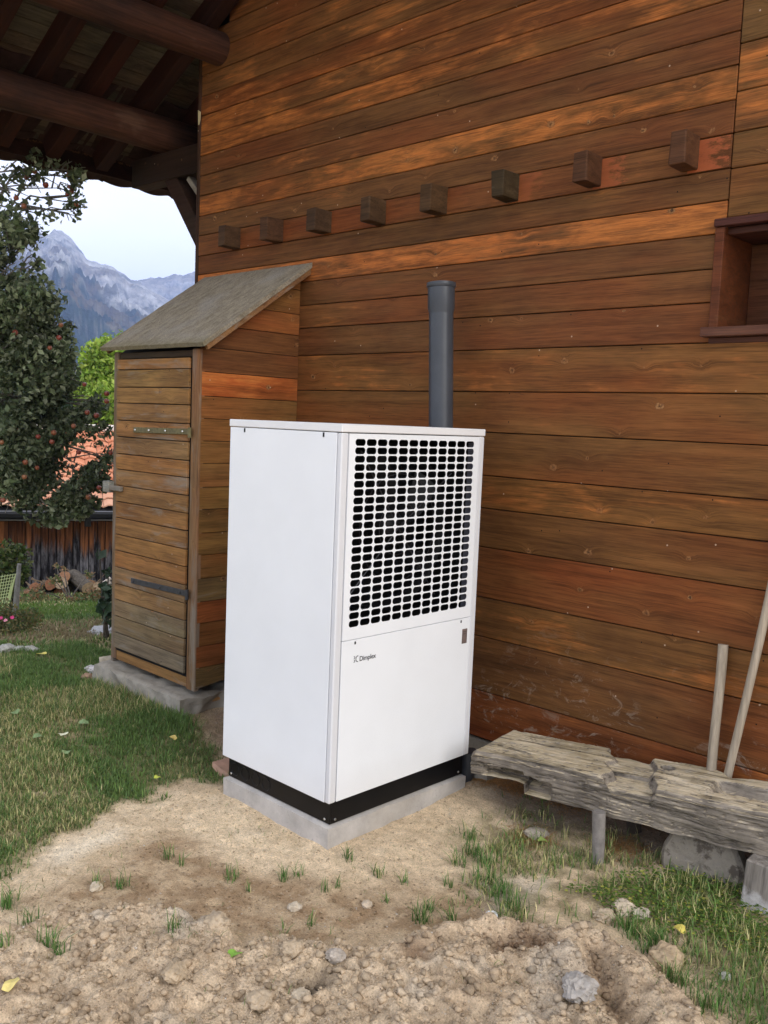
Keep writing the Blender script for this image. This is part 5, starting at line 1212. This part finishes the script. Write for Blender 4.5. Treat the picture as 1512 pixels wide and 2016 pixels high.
# ------------------------------------------------------------------ apple tree
at_ = at_dist(-230, 1100, 9.2)
tree = empty('apple_tree', (at_[0], at_[1], gz(at_[0], at_[1]))); tag(tree, 'dense dark green apple tree hung with red apples at the left edge', 'tree')
cl = [(20, 380, 7.6, .28, 260), (80, 350, 7.6, .22, 330), (120, 370, 7.6, .18, 260), (140, 345, 7.6, .12, 150), (146, 400, 7.6, .09, 90), (60, 330, 7.6, .16, 160), (100, 425, 7.6, .10, 40), (150, 425, 7.6, .05, 22), (20, 440, 7.8, .22, 300),
      (-10, 480, 8, .32, 800), (35, 460, 8, .16, 200), (55, 470, 8, .12, 120), (75, 455, 8, .07, 30), (-20, 560, 8, .35, 1100), (20, 530, 8, .16, 260), (58, 515, 8, .10, 90), (75, 520, 8, .08, 40), (10, 590, 8, .28, 900), (60, 560, 8.2, .18, 320), (40, 630, 8.2, .35, 1500),
      (90, 600, 8.3, .18, 330), (105, 640, 8.3, .14, 250), (80, 690, 8.3, .30, 1300), (115, 660, 8.3, .12, 200), (20, 700, 8.2, .42, 2000), (95, 740, 8.3, .26, 1100), (50, 780, 8.3, .42, 2400), (125, 700, 8.3, .10, 120), (140, 640, 8.3, .05, 14), (115, 790, 8.4, .28, 1200),
      (165, 790, 8.5, .18, 480), (190, 800, 8.5, .12, 140), (150, 850, 8.4, .26, 1000), (80, 870, 8.3, .40, 2300), (10, 860, 8.2, .40, 2000), (195, 850, 8.5, .13, 130), (200, 900, 8.5, .16, 330), (165, 920, 8.4, .24, 850), (100, 940, 8.3, .34, 1700), (30, 930, 8.2, .32, 1300),
      (200, 950, 8.5, .11, 180), (140, 980, 8.3, .22, 650), (80, 995, 8.2, .20, 520), (110, 1020, 8.2, .12, 200), (50, 985, 8.2, .13, 180), (160, 1005, 8.3, .10, 130), (5, 960, 8.1, .14, 160), (185, 990, 8.4, .07, 50), (-60, 780, 8.6, .6, 2200), (-90, 600, 8.6, .6, 1800), (-100, 930, 8.6, .5, 1200), (-120, 430, 8.6, .5, 1000)]
ctr = [at_dist(a, b, d)-np.array(tree.location) for a, b, d, r_, n in cl]
V_, F_, C_ = leaf_cloud(ctr, [r_ for *_, r_, n in cl], [int(n*(.85 if b < 600 else 1.15)) for a, b, *_, n in cl], .055, [(.12, .16, .078), (.155, .19, .10), (.085, .12, .058), (.20, .235, .135), (.065, .09, .048), (.26, .29, .19)], 3, gap=.39, gs=3.8)
o = me_obj('crown', V_, F_, M_LEAF, tree, False, C_); 
m = MB(); tr0 = Vector((0, 0, -.1)); tt = Vector((.2, .1, 1.4)); m.tube([tr0, Vector((.05, .03, .7)), tt], [.17, .14, .12], 12); m.build('trunk', M_BARK, tree, True)
m = MB(); rg = random.Random(2)
for c, (a, b, d, r_, n) in zip(ctr, cl):
    p0 = tt; p3 = Vector(c); hi = .95 if b < 450 else .3; mid = p0.lerp(p3, .35)+Vector((rg.uniform(-.2, .2), rg.uniform(-.2, .2), hi)); m2 = p0.lerp(p3, .72)+Vector((rg.uniform(-.1, .1), rg.uniform(-.1, .1), hi*.75))
    m.tube([p0, mid, m2, p3], [.045, .018, .008, .003], 6, False)
    for k in range(4):
        e = p3+Vector((rg.uniform(-1, 1), rg.uniform(-1, 1), rg.uniform(-.9, .7)))*r_; m.tube([m2.lerp(p3, rg.uniform(.2, 1)), (m2.lerp(p3, .8)+e)/2+Vector((0, 0, .03)), e], [.007, .005, .0025], 5, False)
m.build('branches', simple('grey_bark', (.17, .155, .14), .9, .1, var=.4, scale=30), tree)
ap = [(144, 340), (136, 345), (68, 338), (137, 368), (140, 378), (90, 364), (133, 382), (47, 406), (32, 390), (150, 403), (38, 483), (52, 350), (143, 372), (120, 640), (116, 665), (98, 685), (166, 757), (210, 775), (210, 790), (172, 812), (145, 839), (106, 852), (48, 939), (73, 921), (174, 979), (3, 871), (155, 890), (102, 870), (75, 860), (190, 818), (30, 655), (218, 892), (195, 960), (6, 985), (50, 910)]
def apple_mesh():
    m = MB(); prof = [(.001, .018), (.012, .030), (.028, .026), (.036, .008), (.034, -.012), (.022, -.028), (.010, -.030), (.001, -.024)]; m.lathe(prof, 14); m.tube([(0, 0, .02), (.004, 0, .045)], .0018, 5)
    mm, nt, b = newmat('apple_skin', .35, .4); g = NG(nt); tc = g.n('ShaderNodeTexCoord'); oi = g.n('ShaderNodeObjectInfo'); n = g.noise(tc.outputs['Object'], 30, 3)
    c = g.mix(g.ramp(g.math('ADD', g.math('MULTIPLY', n, .6), g.math('MULTIPLY', oi.outputs['Random'], .4)), [(.45, 0), (.75, 1)]), (.22, .045, .030), (.28, .13, .06)); g.l(c, b.inputs['Base Color'])
    return m.build('apple', mm, tree, True)
a0 = apple_mesh()
for k, (x_, y_) in enumerate(ap):
    o = a0 if k == 0 else a0.copy()
    if k: link(o, tree)
    dd = 7.58 if y_ < 420 else 7.92; o.location = Vector(at_dist(x_, y_, dd))-tree.location; s = rg.uniform(.48, .64); o.scale = (s, s, s); o.rotation_euler = (rg.uniform(-.5, .5), rg.uniform(-.5, .5), rg.uniform(0, 6))
# ------------------------------------------------------------------ barn
bang = math.radians(64.5); bd = Vector((-math.sin(bang), math.cos(bang), 0)); bu = Vector((math.cos(bang), math.sin(bang), 0))
DB = 16.0; bc = bd*DB
barn = empty('old_barn', (bc.x, bc.y, -1.5)); barn.rotation_euler = (0, 0, bang); tag(barn, 'old barn with blackened vertical boards and orange tiled roof below the garden', 'barn')
# local: x along the wall (to the right), y away from the viewer, z up (origin at the wall foot)
def bmat():
    mm, nt, b = newmat('scorched_boards', .85, .15); g = NG(nt); tc = g.n('ShaderNodeTexCoord'); P = tc.outputs['Object']
    sp = g.n('ShaderNodeSeparateXYZ'); g.l(P, sp.inputs[0]); f = g.noise(g.mapping(P, (26, 26, 1.2)), 1, 5, .7); f2 = g.noise(g.mapping(P, (9, 9, .4)), 1, 3, .6); sk = g.noise(g.mapping(P, (14, 14, 2.5)), 1, 5, .7)
    fl = g.n('ShaderNodeVectorMath', operation='FLOOR'); g.l(g.mapping(P, (8.6, 0.01, 0.01)), fl.inputs[0]); wn_ = g.n('ShaderNodeTexWhiteNoise'); g.l(fl.outputs[0], wn_.inputs[0])
    h = g.math('ADD', sp.outputs[2], g.math('MULTIPLY', g.math('SUBTRACT', f2, .5), .9)); h = g.math('ADD', h, g.math('MULTIPLY', g.math('SUBTRACT', wn_.outputs[0], .5), .35))
    up = g.ramp(h, [(.0, 0), (1, 1)]); k = g.math('MULTIPLY_ADD', h, 5.0, -4.2, clamp=True)
    warm = g.mix(g.ramp(f, [(.35, 0), (.65, 1)]), (.045, .017, .010), (.30, .115, .045)); black = g.mix(g.ramp(sk, [(.45, 0), (.72, 1)]), (.022, .020, .024), (.26, .25, .27))
    c = g.mix(k, black, warm); c = g.mix(1.0, c, g.ramp(wn_.outputs[0], [(0, .6), (1, 1.3)]), 'MULTIPLY'); g.l(c, b.inputs['Base Color']); g.l(g.bump(f, .5, .01), b.inputs['Normal']); return mm
m = MB(); x = -9.0; rg = random.Random(4)
while x < 5.5: 
    w_ = rg.uniform(.10, .14); m.box(x, x+w_-.012, -.02+rg.uniform(-.008, .008), .02, -.6, 1.44, .003); x += w_
o = m.build('wall_boards', bmat(), barn); o.location = (0, 0, 0); tag(o, kind='stuff')
m = MB(); m.box(-9, 5.5, .03, 6.5, -.6, 1.75); m.build('wall', M_DARK, barn)  # near-black strip left bare above the boards paints the shade under the eave
m = MB(); m.tube([(-9, -.10, 1.475), (5.5, -.10, 1.475)], .018, 8); m.build('rail', M_GREY, barn)
rp_ = math.atan(1.18/3.3); m = MB(); 
def rtile(mb, x, s0, L, W, t):
    c, s_ = math.cos(rp_), math.sin(rp_); prof = [(0, 0), (W*.3, .035), (W*.6, .03), (W*.98, -.005)]
    vs = [(x+a, -.35+(s0+l)*c-(zz+t0)*s_, 1.70+(s0+l)*s_+(zz+t0)*c) for l, zz0 in ((0, .03), (L, 0)) for (a, zz) in prof for t0 in (t+zz0,)]
    vs2 = [(a, b+.0, c_-.02) for a, b, c_ in vs]; n = 4
    mb.add(vs+vs2, [(i, i+1, n+i+1, n+i) for i in range(3)]+[(8+i, i, i+1, 8+i+1)[::-1] for i in range(3)])
RL = 3.35/math.cos(rp_)
for j in range(13):
    x = -9.4
    while x < 5.8: rtile(m, x, j*.29, .33, .23, rg.uniform(0, .012)); x += .23
def btile():
    mm, nt, b = newmat('orange_tiles', .85, .15); g = NG(nt); tc = g.n('ShaderNodeTexCoord'); P = tc.outputs['Object']; fl = g.n('ShaderNodeVectorMath', operation='FLOOR'); g.l(g.mapping(P, (4.35, 3.7, 0.01), (.88, 0, 0)), fl.inputs[0]); w_ = g.n('ShaderNodeTexWhiteNoise'); g.l(fl.outputs[0], w_.inputs[0])
    n = g.noise(P, 1.5, 4); sp = g.n('ShaderNodeSeparateXYZ'); g.l(P, sp.inputs[0])
    c = g.mix(w_.outputs[0], (.52, .19, .10), (.64, .28, .16)); k = g.math('MULTIPLY', g.ramp(g.math('ADD', g.math('MULTIPLY', sp.outputs[1], -.3), n), [(.2, 0), (.9, 1)]), .7); c = g.mix(k, c, (.62, .45, .33)); g.l(c, b.inputs['Base Color']); return mm
o = m.build('roof_tiles', btile(), barn); tag(o, kind='stuff')
m = MB(); m.tube([(-9.4, 2.98, 2.93), (5.8, 2.98, 2.93)], .09, 10); m.build('ridge', simple('pale_ridge', (.66, .60, .55), .8, .1), barn)
m = MB(); vs = [(x_, y_, z_) for x_ in (-9.4, 5.8) for y_, z_ in ((-.55, 1.62), (3.0, 2.86), (6.6, 1.55), (6.6, 1.45), (-.55, 1.56))]
m.add(vs, [(0, 1, 2, 3, 4), (9, 8, 7, 6, 5)]+[(i, (i+1) % 5, 5+(i+1) % 5, 5+i) for i in range(5)]); m.build('roof', M_DARK, barn)
m = MB(); m.tube([(-9.4, -.45, 1.64), (5.8, -.45, 1.64)], .022, 10); m.build('gutter', simple('zinc', (.11, .11, .125), .5, .4), barn, True)
m = MB(); m.box(.66, .76, -.12, -.03, 1.36, 1.52, .01); m.build('hook_box', M_IRON, barn)
# ------------------------------------------------------------------ wood pile
def log(P, rad, L, az_, tilt, label, seed, endc=(.36, .20, .11)):
    r = random.Random(seed); m = MB(); n = 14
    vs = [(-L/2 if s == 0 else L/2, rad*(1+.08*math.sin(3*a+seed))*math.cos(a), rad*(1+.08*math.sin(3*a+seed))*math.sin(a)) for s in (0, 1) for a in [2*math.pi*k/n for k in range(n)]]
    m.add(vs, [(k, (k+1) % n, n+(k+1) % n, n+k) for k in range(n)]+[tuple(range(n))[::-1], tuple(n+k for k in range(n))])
    o = m.build('log', M_BARK, None); o.data.materials.append(M_END[seed % 3]); 
    for p in o.data.polygons:
        if len(p.vertices) > 4: p.material_index = 1
    o.location = P; o.rotation_euler = (0, tilt, az_); tag(o, label, 'log', 'logs in the wood pile by the barn'); return o
M_END = [simple('log_end_%d' % i, c, .85, .1, var=.35, scale=30) for i, c in enumerate([(.36, .19, .11), (.42, .30, .20), (.30, .14, .08)])]
DW = 14.7
lg = [(140, 1137, .085), (157, 1145, .10), (137, 1160, .10), (94, 1168, .09), (120, 1150, .09), (104, 1150, .08), (170, 1150, .07), (110, 1172, .08), (82, 1158, .07), (150, 1168, .08), (175, 1165, .075), (128, 1176, .07), (68, 1166, .06), (190, 1156, .06)]
rg = random.Random(9)
wpos = ['at the top', 'second from the top, pale cut end', 'in the middle with reddish cut end', 'low at the left with reddish cut end', 'upper left of the middle', 'left of the top log', 'right of the pale cut end', 'at the bottom left', 'at the far left shoulder', 'below the pale cut end', 'at the right shoulder', 'at the bottom middle', 'smallest at the left foot', 'smallest at the right end']
for k, (x_, y_, r_) in enumerate(lg):
    P = at_dist(x_, y_, DW-.35+rg.uniform(-.2, .2)); log(P, r_, rg.uniform(.4, .6), bang+R_(90)+rg.uniform(-.6, .6), rg.uniform(-.3, .3), 'cut log '+wpos[k]+' of the firewood pile', k)
# brush and sticks over the pile
m = MB(); rg = random.Random(12)
for k in range(260):
    x_ = rg.uniform(50, 222); y_ = 1175-30*math.exp(-((x_-140)/60)**2)+rg.uniform(-10, 24); P = Vector(at_dist(x_, y_, DW+rg.uniform(-.25, .6))); a = rg.uniform(-.9, .9); L = rg.uniform(.15, .55)
    d = Vector((bu.x*math.cos(a), bu.y*math.cos(a), math.sin(a)*.9)); m.tube([P-d*L/2, P+d*L*.1+Vector((0, 0, rg.uniform(-.03, .05))), P+d*L/2], [.012, .010, .006], 5)
o = m.build('brushwood', simple('brush_bark', (.20, .145, .10), .9, .1, var=.5, scale=12), None); tag(o, 'tangled grey brown sticks heaped over the wood pile', 'brushwood', kind='stuff')
for k, (p, q_, lab) in enumerate([((83, 1180), (118, 1178), 'thin whitish plank lying across the foot of the wood pile'), ((190, 1158), (218, 1138), 'upper pale stick leaning at the right end of the wood pile'), ((185, 1168), (218, 1146), 'lower pale stick leaning at the right end of the wood pile')]):
    m = MB(); m.tube([at_dist(*p, 14.2), at_dist(*q_, 14.2)], [.03, .025], 6); o = m.build('stick', simple('pale_stick', (.55, .48, .42), .8, .1), None); tag(o, lab, 'stick')
def bush(name, spec, size, pal, seed, label, cat, group=None, stems=True, kind=None):
    cs = [at_dist(a, b, d) for a, b, d, r_, n in spec]; base = np.mean(cs, 0); bz = gz(base[0], base[1])
    root = empty(name, (base[0], base[1], bz)); tag(root, label, cat, group)
    V, F, C = leaf_cloud([c-np.array([base[0], base[1], bz]) for c in cs], [r_ for *_, r_, n in spec], [n for *_, n in spec], size, pal, seed)
    me_obj('foliage', V, F, M_LEAF, root, False, C)
    m = MB(); r = random.Random(seed)
    for c, (a, b, d, r_, n) in zip(cs, spec):
        e = Vector(c)-root.location; m.tube([(r.uniform(-.05, .05), r.uniform(-.05, .05), -.05), e*.5+Vector((0, 0, .02)), e], [.012, .009, .004], 5)
    m.build('stem', M_BARK, root); return root
bush('bush', [(5, 1095, 10, .20, 260), (25, 1120, 10, .20, 320), (40, 1090, 10, .12, 110), (5, 1150, 10, .2, 300), (30, 1085, 10, .10, 90), (45, 1125, 10, .08, 60), (-40, 1110, 10, .3, 400)], .055, [(.09, .14, .04), (.06, .10, .03), (.16, .18, .06)], 21, 'leafy green bush at the left edge before the dark barn wall', 'bush')
bush('weeds', [(60, 1185, 12.6, .20, 260), (90, 1195, 12.6, .2, 260), (130, 1195, 12.6, .2, 240), (165, 1190, 12.4, .2, 320), (190, 1180, 12.4, .2, 300), (205, 1195, 12.4, .15, 200), (75, 1165, 13, .12, 100), (150, 1205, 12.2, .2, 200), (195, 1205, 12.2, .2, 160), (110, 1145, 13, .1, 60), (175, 1130, 13.3, .07, 40), (110, 1115, 13.3, .05, 20), (125, 1120, 13.3, .05, 18)], .05, [(.12, .14, .05), (.24, .15, .07), (.09, .12, .04), (.30, .16, .08), (.20, .19, .08)], 22, 'wild weeds turning brown at the foot of the wood pile', 'weeds')
bush('cosmos_plant', [(20, 1225, 8.6, .16, 700), (50, 1228, 8.6, .14, 600), (5, 1205, 8.6, .14, 420), (62, 1212, 8.8, .10, 260), (30, 1248, 8.4, .14, 500), (-30, 1225, 8.6, .2, 500)], .028, [(.10, .13, .04), (.16, .14, .05), (.09, .15, .06), (.20, .16, .07)], 23, 'feathery flowering border plants with pink blooms at the left edge', 'flower bed plant')
bush('leafy_plant', [(205, 1160, 7.6, .07, 22), (212, 1178, 7.6, .06, 18), (204, 1190, 7.6, .07, 20), (210, 1210, 7.6, .05, 12), (214, 1125, 7.6, .05, 9), (196, 1092, 7.7, .03, 4), (208, 1225, 7.5, .04, 6)], .085, [(.05, .09, .045), (.09, .13, .09), (.04, .07, .04)], 24, 'dark broad leafed plant just left of the shed', 'plant')
rg = random.Random(3); m0 = None
for k, (x_, y_, c, lab) in enumerate([(24, 1216, (.75, .10, .30), 'deep pink cosmos flower right of the pale one'), (11, 1222, (.85, .40, .52), 'pale pink cosmos flower'), (2, 1217, (.60, .08, .25), 'dark pink cosmos flower at the very edge'), (78, 1197, (.45, .18, .32), 'dull purple flower below the wood pile')]):
    m = MB(); n = 8; s = .020; vs = [(0, 0, 0)]
    for i in range(n*2):
        a = math.pi*i/n; r_ = s*(1 if i % 2 == 0 else .6); vs.append((r_*math.cos(a), r_*math.sin(a), .008))
    vs += [(a_, b_, c_-.004) for a_, b_, c_ in vs]; N = 2*n+1
    m.add(vs, [(0, 1+i, 1+(i+1) % (2*n)) for i in range(2*n)]+[(N, N+1+(i+1) % (2*n), N+1+i) for i in range(2*n)]+[(1+i, N+1+i, N+1+(i+1) % (2*n), 1+(i+1) % (2*n)) for i in range(2*n)])
    o = m.build('flower', simple('petal_%d' % k, c, .6, .2), None); o.location = at_dist(x_, y_, 8.42 if k < 3 else 12); o.rotation_euler = (R_(55), 0, R_(60)); tag(o, lab, 'flower', 'pink flowers')
# post and garden net
pb = at_dist(28, 1212, 9.6); ptp = at_dist(38, 1110, 9.6)
m = MB(); m.tube([(pb[0], pb[1], gz(pb[0], pb[1])-.1), tuple((pb+ptp)/2+np.array([.006, 0, 0])), tuple(ptp)], [.03, .028, .02], 10); o = m.build('fence_post', simple('grey_post', (.27, .26, .26), .85, .1, var=.3, scale=20, bump=.4), None); tag(o, 'crooked grey wooden stake holding the yellow garden net', 'post')
m = MB(); A, B, Cc, D_ = [Vector(at_dist(*p, 9.5)) for p in ((-60, 1135), (31, 1130), (14, 1205), (-60, 1205))]
B2 = Vector(at_dist(-60, 1150, 9.5))
for k in range(13):
    t = k/12; m.tube([A.lerp(D_, t), (A.lerp(D_, t)+B.lerp(Cc, t))/2+Vector((0, 0, -.03)), B.lerp(Cc, t)], .0035, 4)
for k in range(18):
    t = k/17; m.tube([A.lerp(B, t), D_.lerp(Cc, t)], .003, 4)
for k in range(5): m.tube([B, Cc.lerp(D_, k*.03)+Vector((0, 0, 0))], .005, 4)
o = m.build('garden_net', simple('lime_net', (.62, .72, .38), .6, .2), None); tag(o, 'pale lime green plastic garden net stretched from a stake', 'net')
# edging stones and others by the garden
for k, (x_, y_, s, lab) in enumerate([(12, 1278, .062, 'leftmost pale edging stone of the flower bed'), (38, 1278, .042, 'second pale edging stone of the flower bed'), (62, 1279, .05, 'rightmost pale edging stone of the flower bed')]):
    P = on_z(x_, y_+4, .0); o = stone('edging_stone', P, s, (.40, .39, .36), lab, 'stone', 30+k, 'pale edging stones', .45)
P = on_z(208, 1246, -.15); o = stone('stepping_stone', P, .16, (.46, .46, .47), 'flat pale stone slab in the lawn left of the shed', 'stone', 40, None, .18)
P = on_z(172, 1343); 
for k, (x_, y_, s, col) in enumerate([(188, 1322, .05, (.55, .52, .52)), (198, 1330, .045, (.52, .50, .50)), (178, 1318, .035, (.55, .53, .52)), (203, 1318, .04, (.35, .32, .30)), (174, 1336, .04, (.33, .22, .15))]):
    stone('rubble', on_z(x_, y_), s, col, ['pale pink rubble piece nearest the lawn', 'pale rubble piece against the foundation', 'small pale rubble piece at the left', 'grey rubble piece behind, by the foundation', 'brown brick chunk left of the rubble'][k], 'rubble', 50+k, 'rubble left of the foundation', .6)
m = MB(); m.tube([on_z(196, 1306, .09), on_z(238, 1301, .10)], [.045, .05], 8); o = m.build('pole', simple('pale_pole', (.42, .37, .29), .85, .1, var=.3, scale=14), None); tag(o, 'short pale round timber lying at the left end of the foundation', 'timber')
m = MB(); m.tube([on_z(372, 1390, .05), on_z(432, 1374, .06)], [.010, .014], 6); m.tube([on_z(368, 1397, .03), on_z(405, 1380, .07)], [.006, .008], 6); o = m.build('wood_splinter', simple('orange_splinter', (.42, .24, .10), .8, .1), None); tag(o, 'orange brown split stick on bare soil below the shed corner', 'stick')
# ------------------------------------------------------------------ background trees
def crown_tree(name, spec, size, pal, seed, label, trunk_px, D):
    cs = [at_dist(a, b, d) for a, b, d, r_, n in spec]; tb = at_dist(trunk_px, 900, D); bz = gz(tb[0], tb[1]); root = empty(name, (tb[0], tb[1], bz)); tag(root, label, 'tree')
    V, F, C = leaf_cloud([c-np.array([tb[0], tb[1], bz]) for c in cs], [r_ for *_, r_, n in spec], [n for *_, n in spec], size, pal, seed); me_obj('crown', V, F, M_LEAF, root, False, C)
    m = MB(); top = Vector(np.mean(cs, 0))-root.location; m.tube([(0, 0, -.3), top*.4, top], [.28, .2, .06], 10)
    for c in cs: e = Vector(c)-root.location; m.tube([top*.55, (top*.7+e)/2, e], [.10, .06, .02], 6, False)
    m.build('trunk', M_BARK, root, True); return root
crown_tree('leafy_tree', [(215, 720, 27, .9, 2600), (235, 760, 27, 1.2, 3800), (200, 780, 27, .8, 2200), (260, 730, 27, 1.3, 3000), (205, 745, 27, .6, 1400), (230, 830, 27, 1.2, 3600), (195, 830, 27, .7, 1500), (188, 745, 27, .3, 350), (210, 700, 27, .35, 500), (225, 800, 26, .9, 2400)], .15, [(.20, .32, .035), (.28, .40, .05), (.15, .25, .03), (.34, .42, .08)], 31, 'bright yellow green tree behind the barn roof left of the shed', 235, 27)
crown_tree('dark_tree', [(120, 800, 30, 1.3, 1800), (60, 800, 30, 1.5, 2000), (0, 780, 30, 1.5, 2000), (150, 830, 30, .8, 1000), (-60, 800, 30, 1.6, 1500)], .16, [(.035, .06, .03), (.05, .08, .035)], 32, 'dark green tree behind the apple tree and barn ridge', 60, 30)
def conifers():
    rg = random.Random(5); V = []; F = []; C = []
    for k in range(420):
        az_ = math.radians(rg.uniform(50, 72)); d = rg.uniform(230, 420); x, y = -math.sin(az_)*d, math.cos(az_)*d
        el = (rg.uniform(-.2, 1.9) if d < 300 else rg.uniform(.6, 2.6)); base = H+d*math.tan(math.radians(el))-11; h = rg.uniform(9, 15); r_ = h*.17
        ycol = rg.random() < .12; col = (.20, .17, .05) if ycol else ((.022, .040, .022) if rg.random() < .6 else (.032, .052, .026))
        lv = 7
        for j in range(lv):
            z0 = base+h*(.12+.88*j/lv); z1 = base+h*(.12+.88*(j+1.5)/lv); rr_ = r_*(1-j/lv)*rg.uniform(.8, 1.15) if not ycol else r_*math.sin(math.pi*(j+1)/(lv+1))*1.4
            n = 7; n0 = len(V); V.append((x, y, min(z1, base+h))); a0_ = rg.uniform(0, 1)
            for q_ in range(n): a = a0_+2*math.pi*q_/n; ra = rr_*rg.uniform(.75, 1.2); V.append((x+ra*math.cos(a), y+ra*math.sin(a), z0+rg.uniform(-.3, .3)))
            F += [(n0, n0+1+q_, n0+1+(q_+1) % n) for q_ in range(n)]; C += [[c*rg.uniform(.7, 1.3) for c in col]]*(n+1)
    o = me_obj('forest', V, F, M_LEAF, None, False, np.array(C)); tag(o, 'far dark conifer forest at the foot of the mountain', 'forest', kind='stuff')
conifers()
# ------------------------------------------------------------------ haze
m = MB(); m.box(-3750, 320, -1250, 3750, -60, 545); hz = m.build('haze', None, None)
hm = bpy.data.materials.new('haze_air'); hm.use_nodes = True; hm.node_tree.nodes.clear(); ho = hm.node_tree.nodes.new('ShaderNodeOutputMaterial'); hv = hm.node_tree.nodes.new('ShaderNodeVolumePrincipled')
hv.inputs['Color'].default_value = (.42, .57, 1.0, 1); hv.inputs['Density'].default_value = .00024; hv.inputs['Anisotropy'].default_value = 0.0
hm.node_tree.links.new(hv.outputs[0], ho.inputs['Volume']); hz.data.materials.append(hm); tag(hz, kind='stuff')
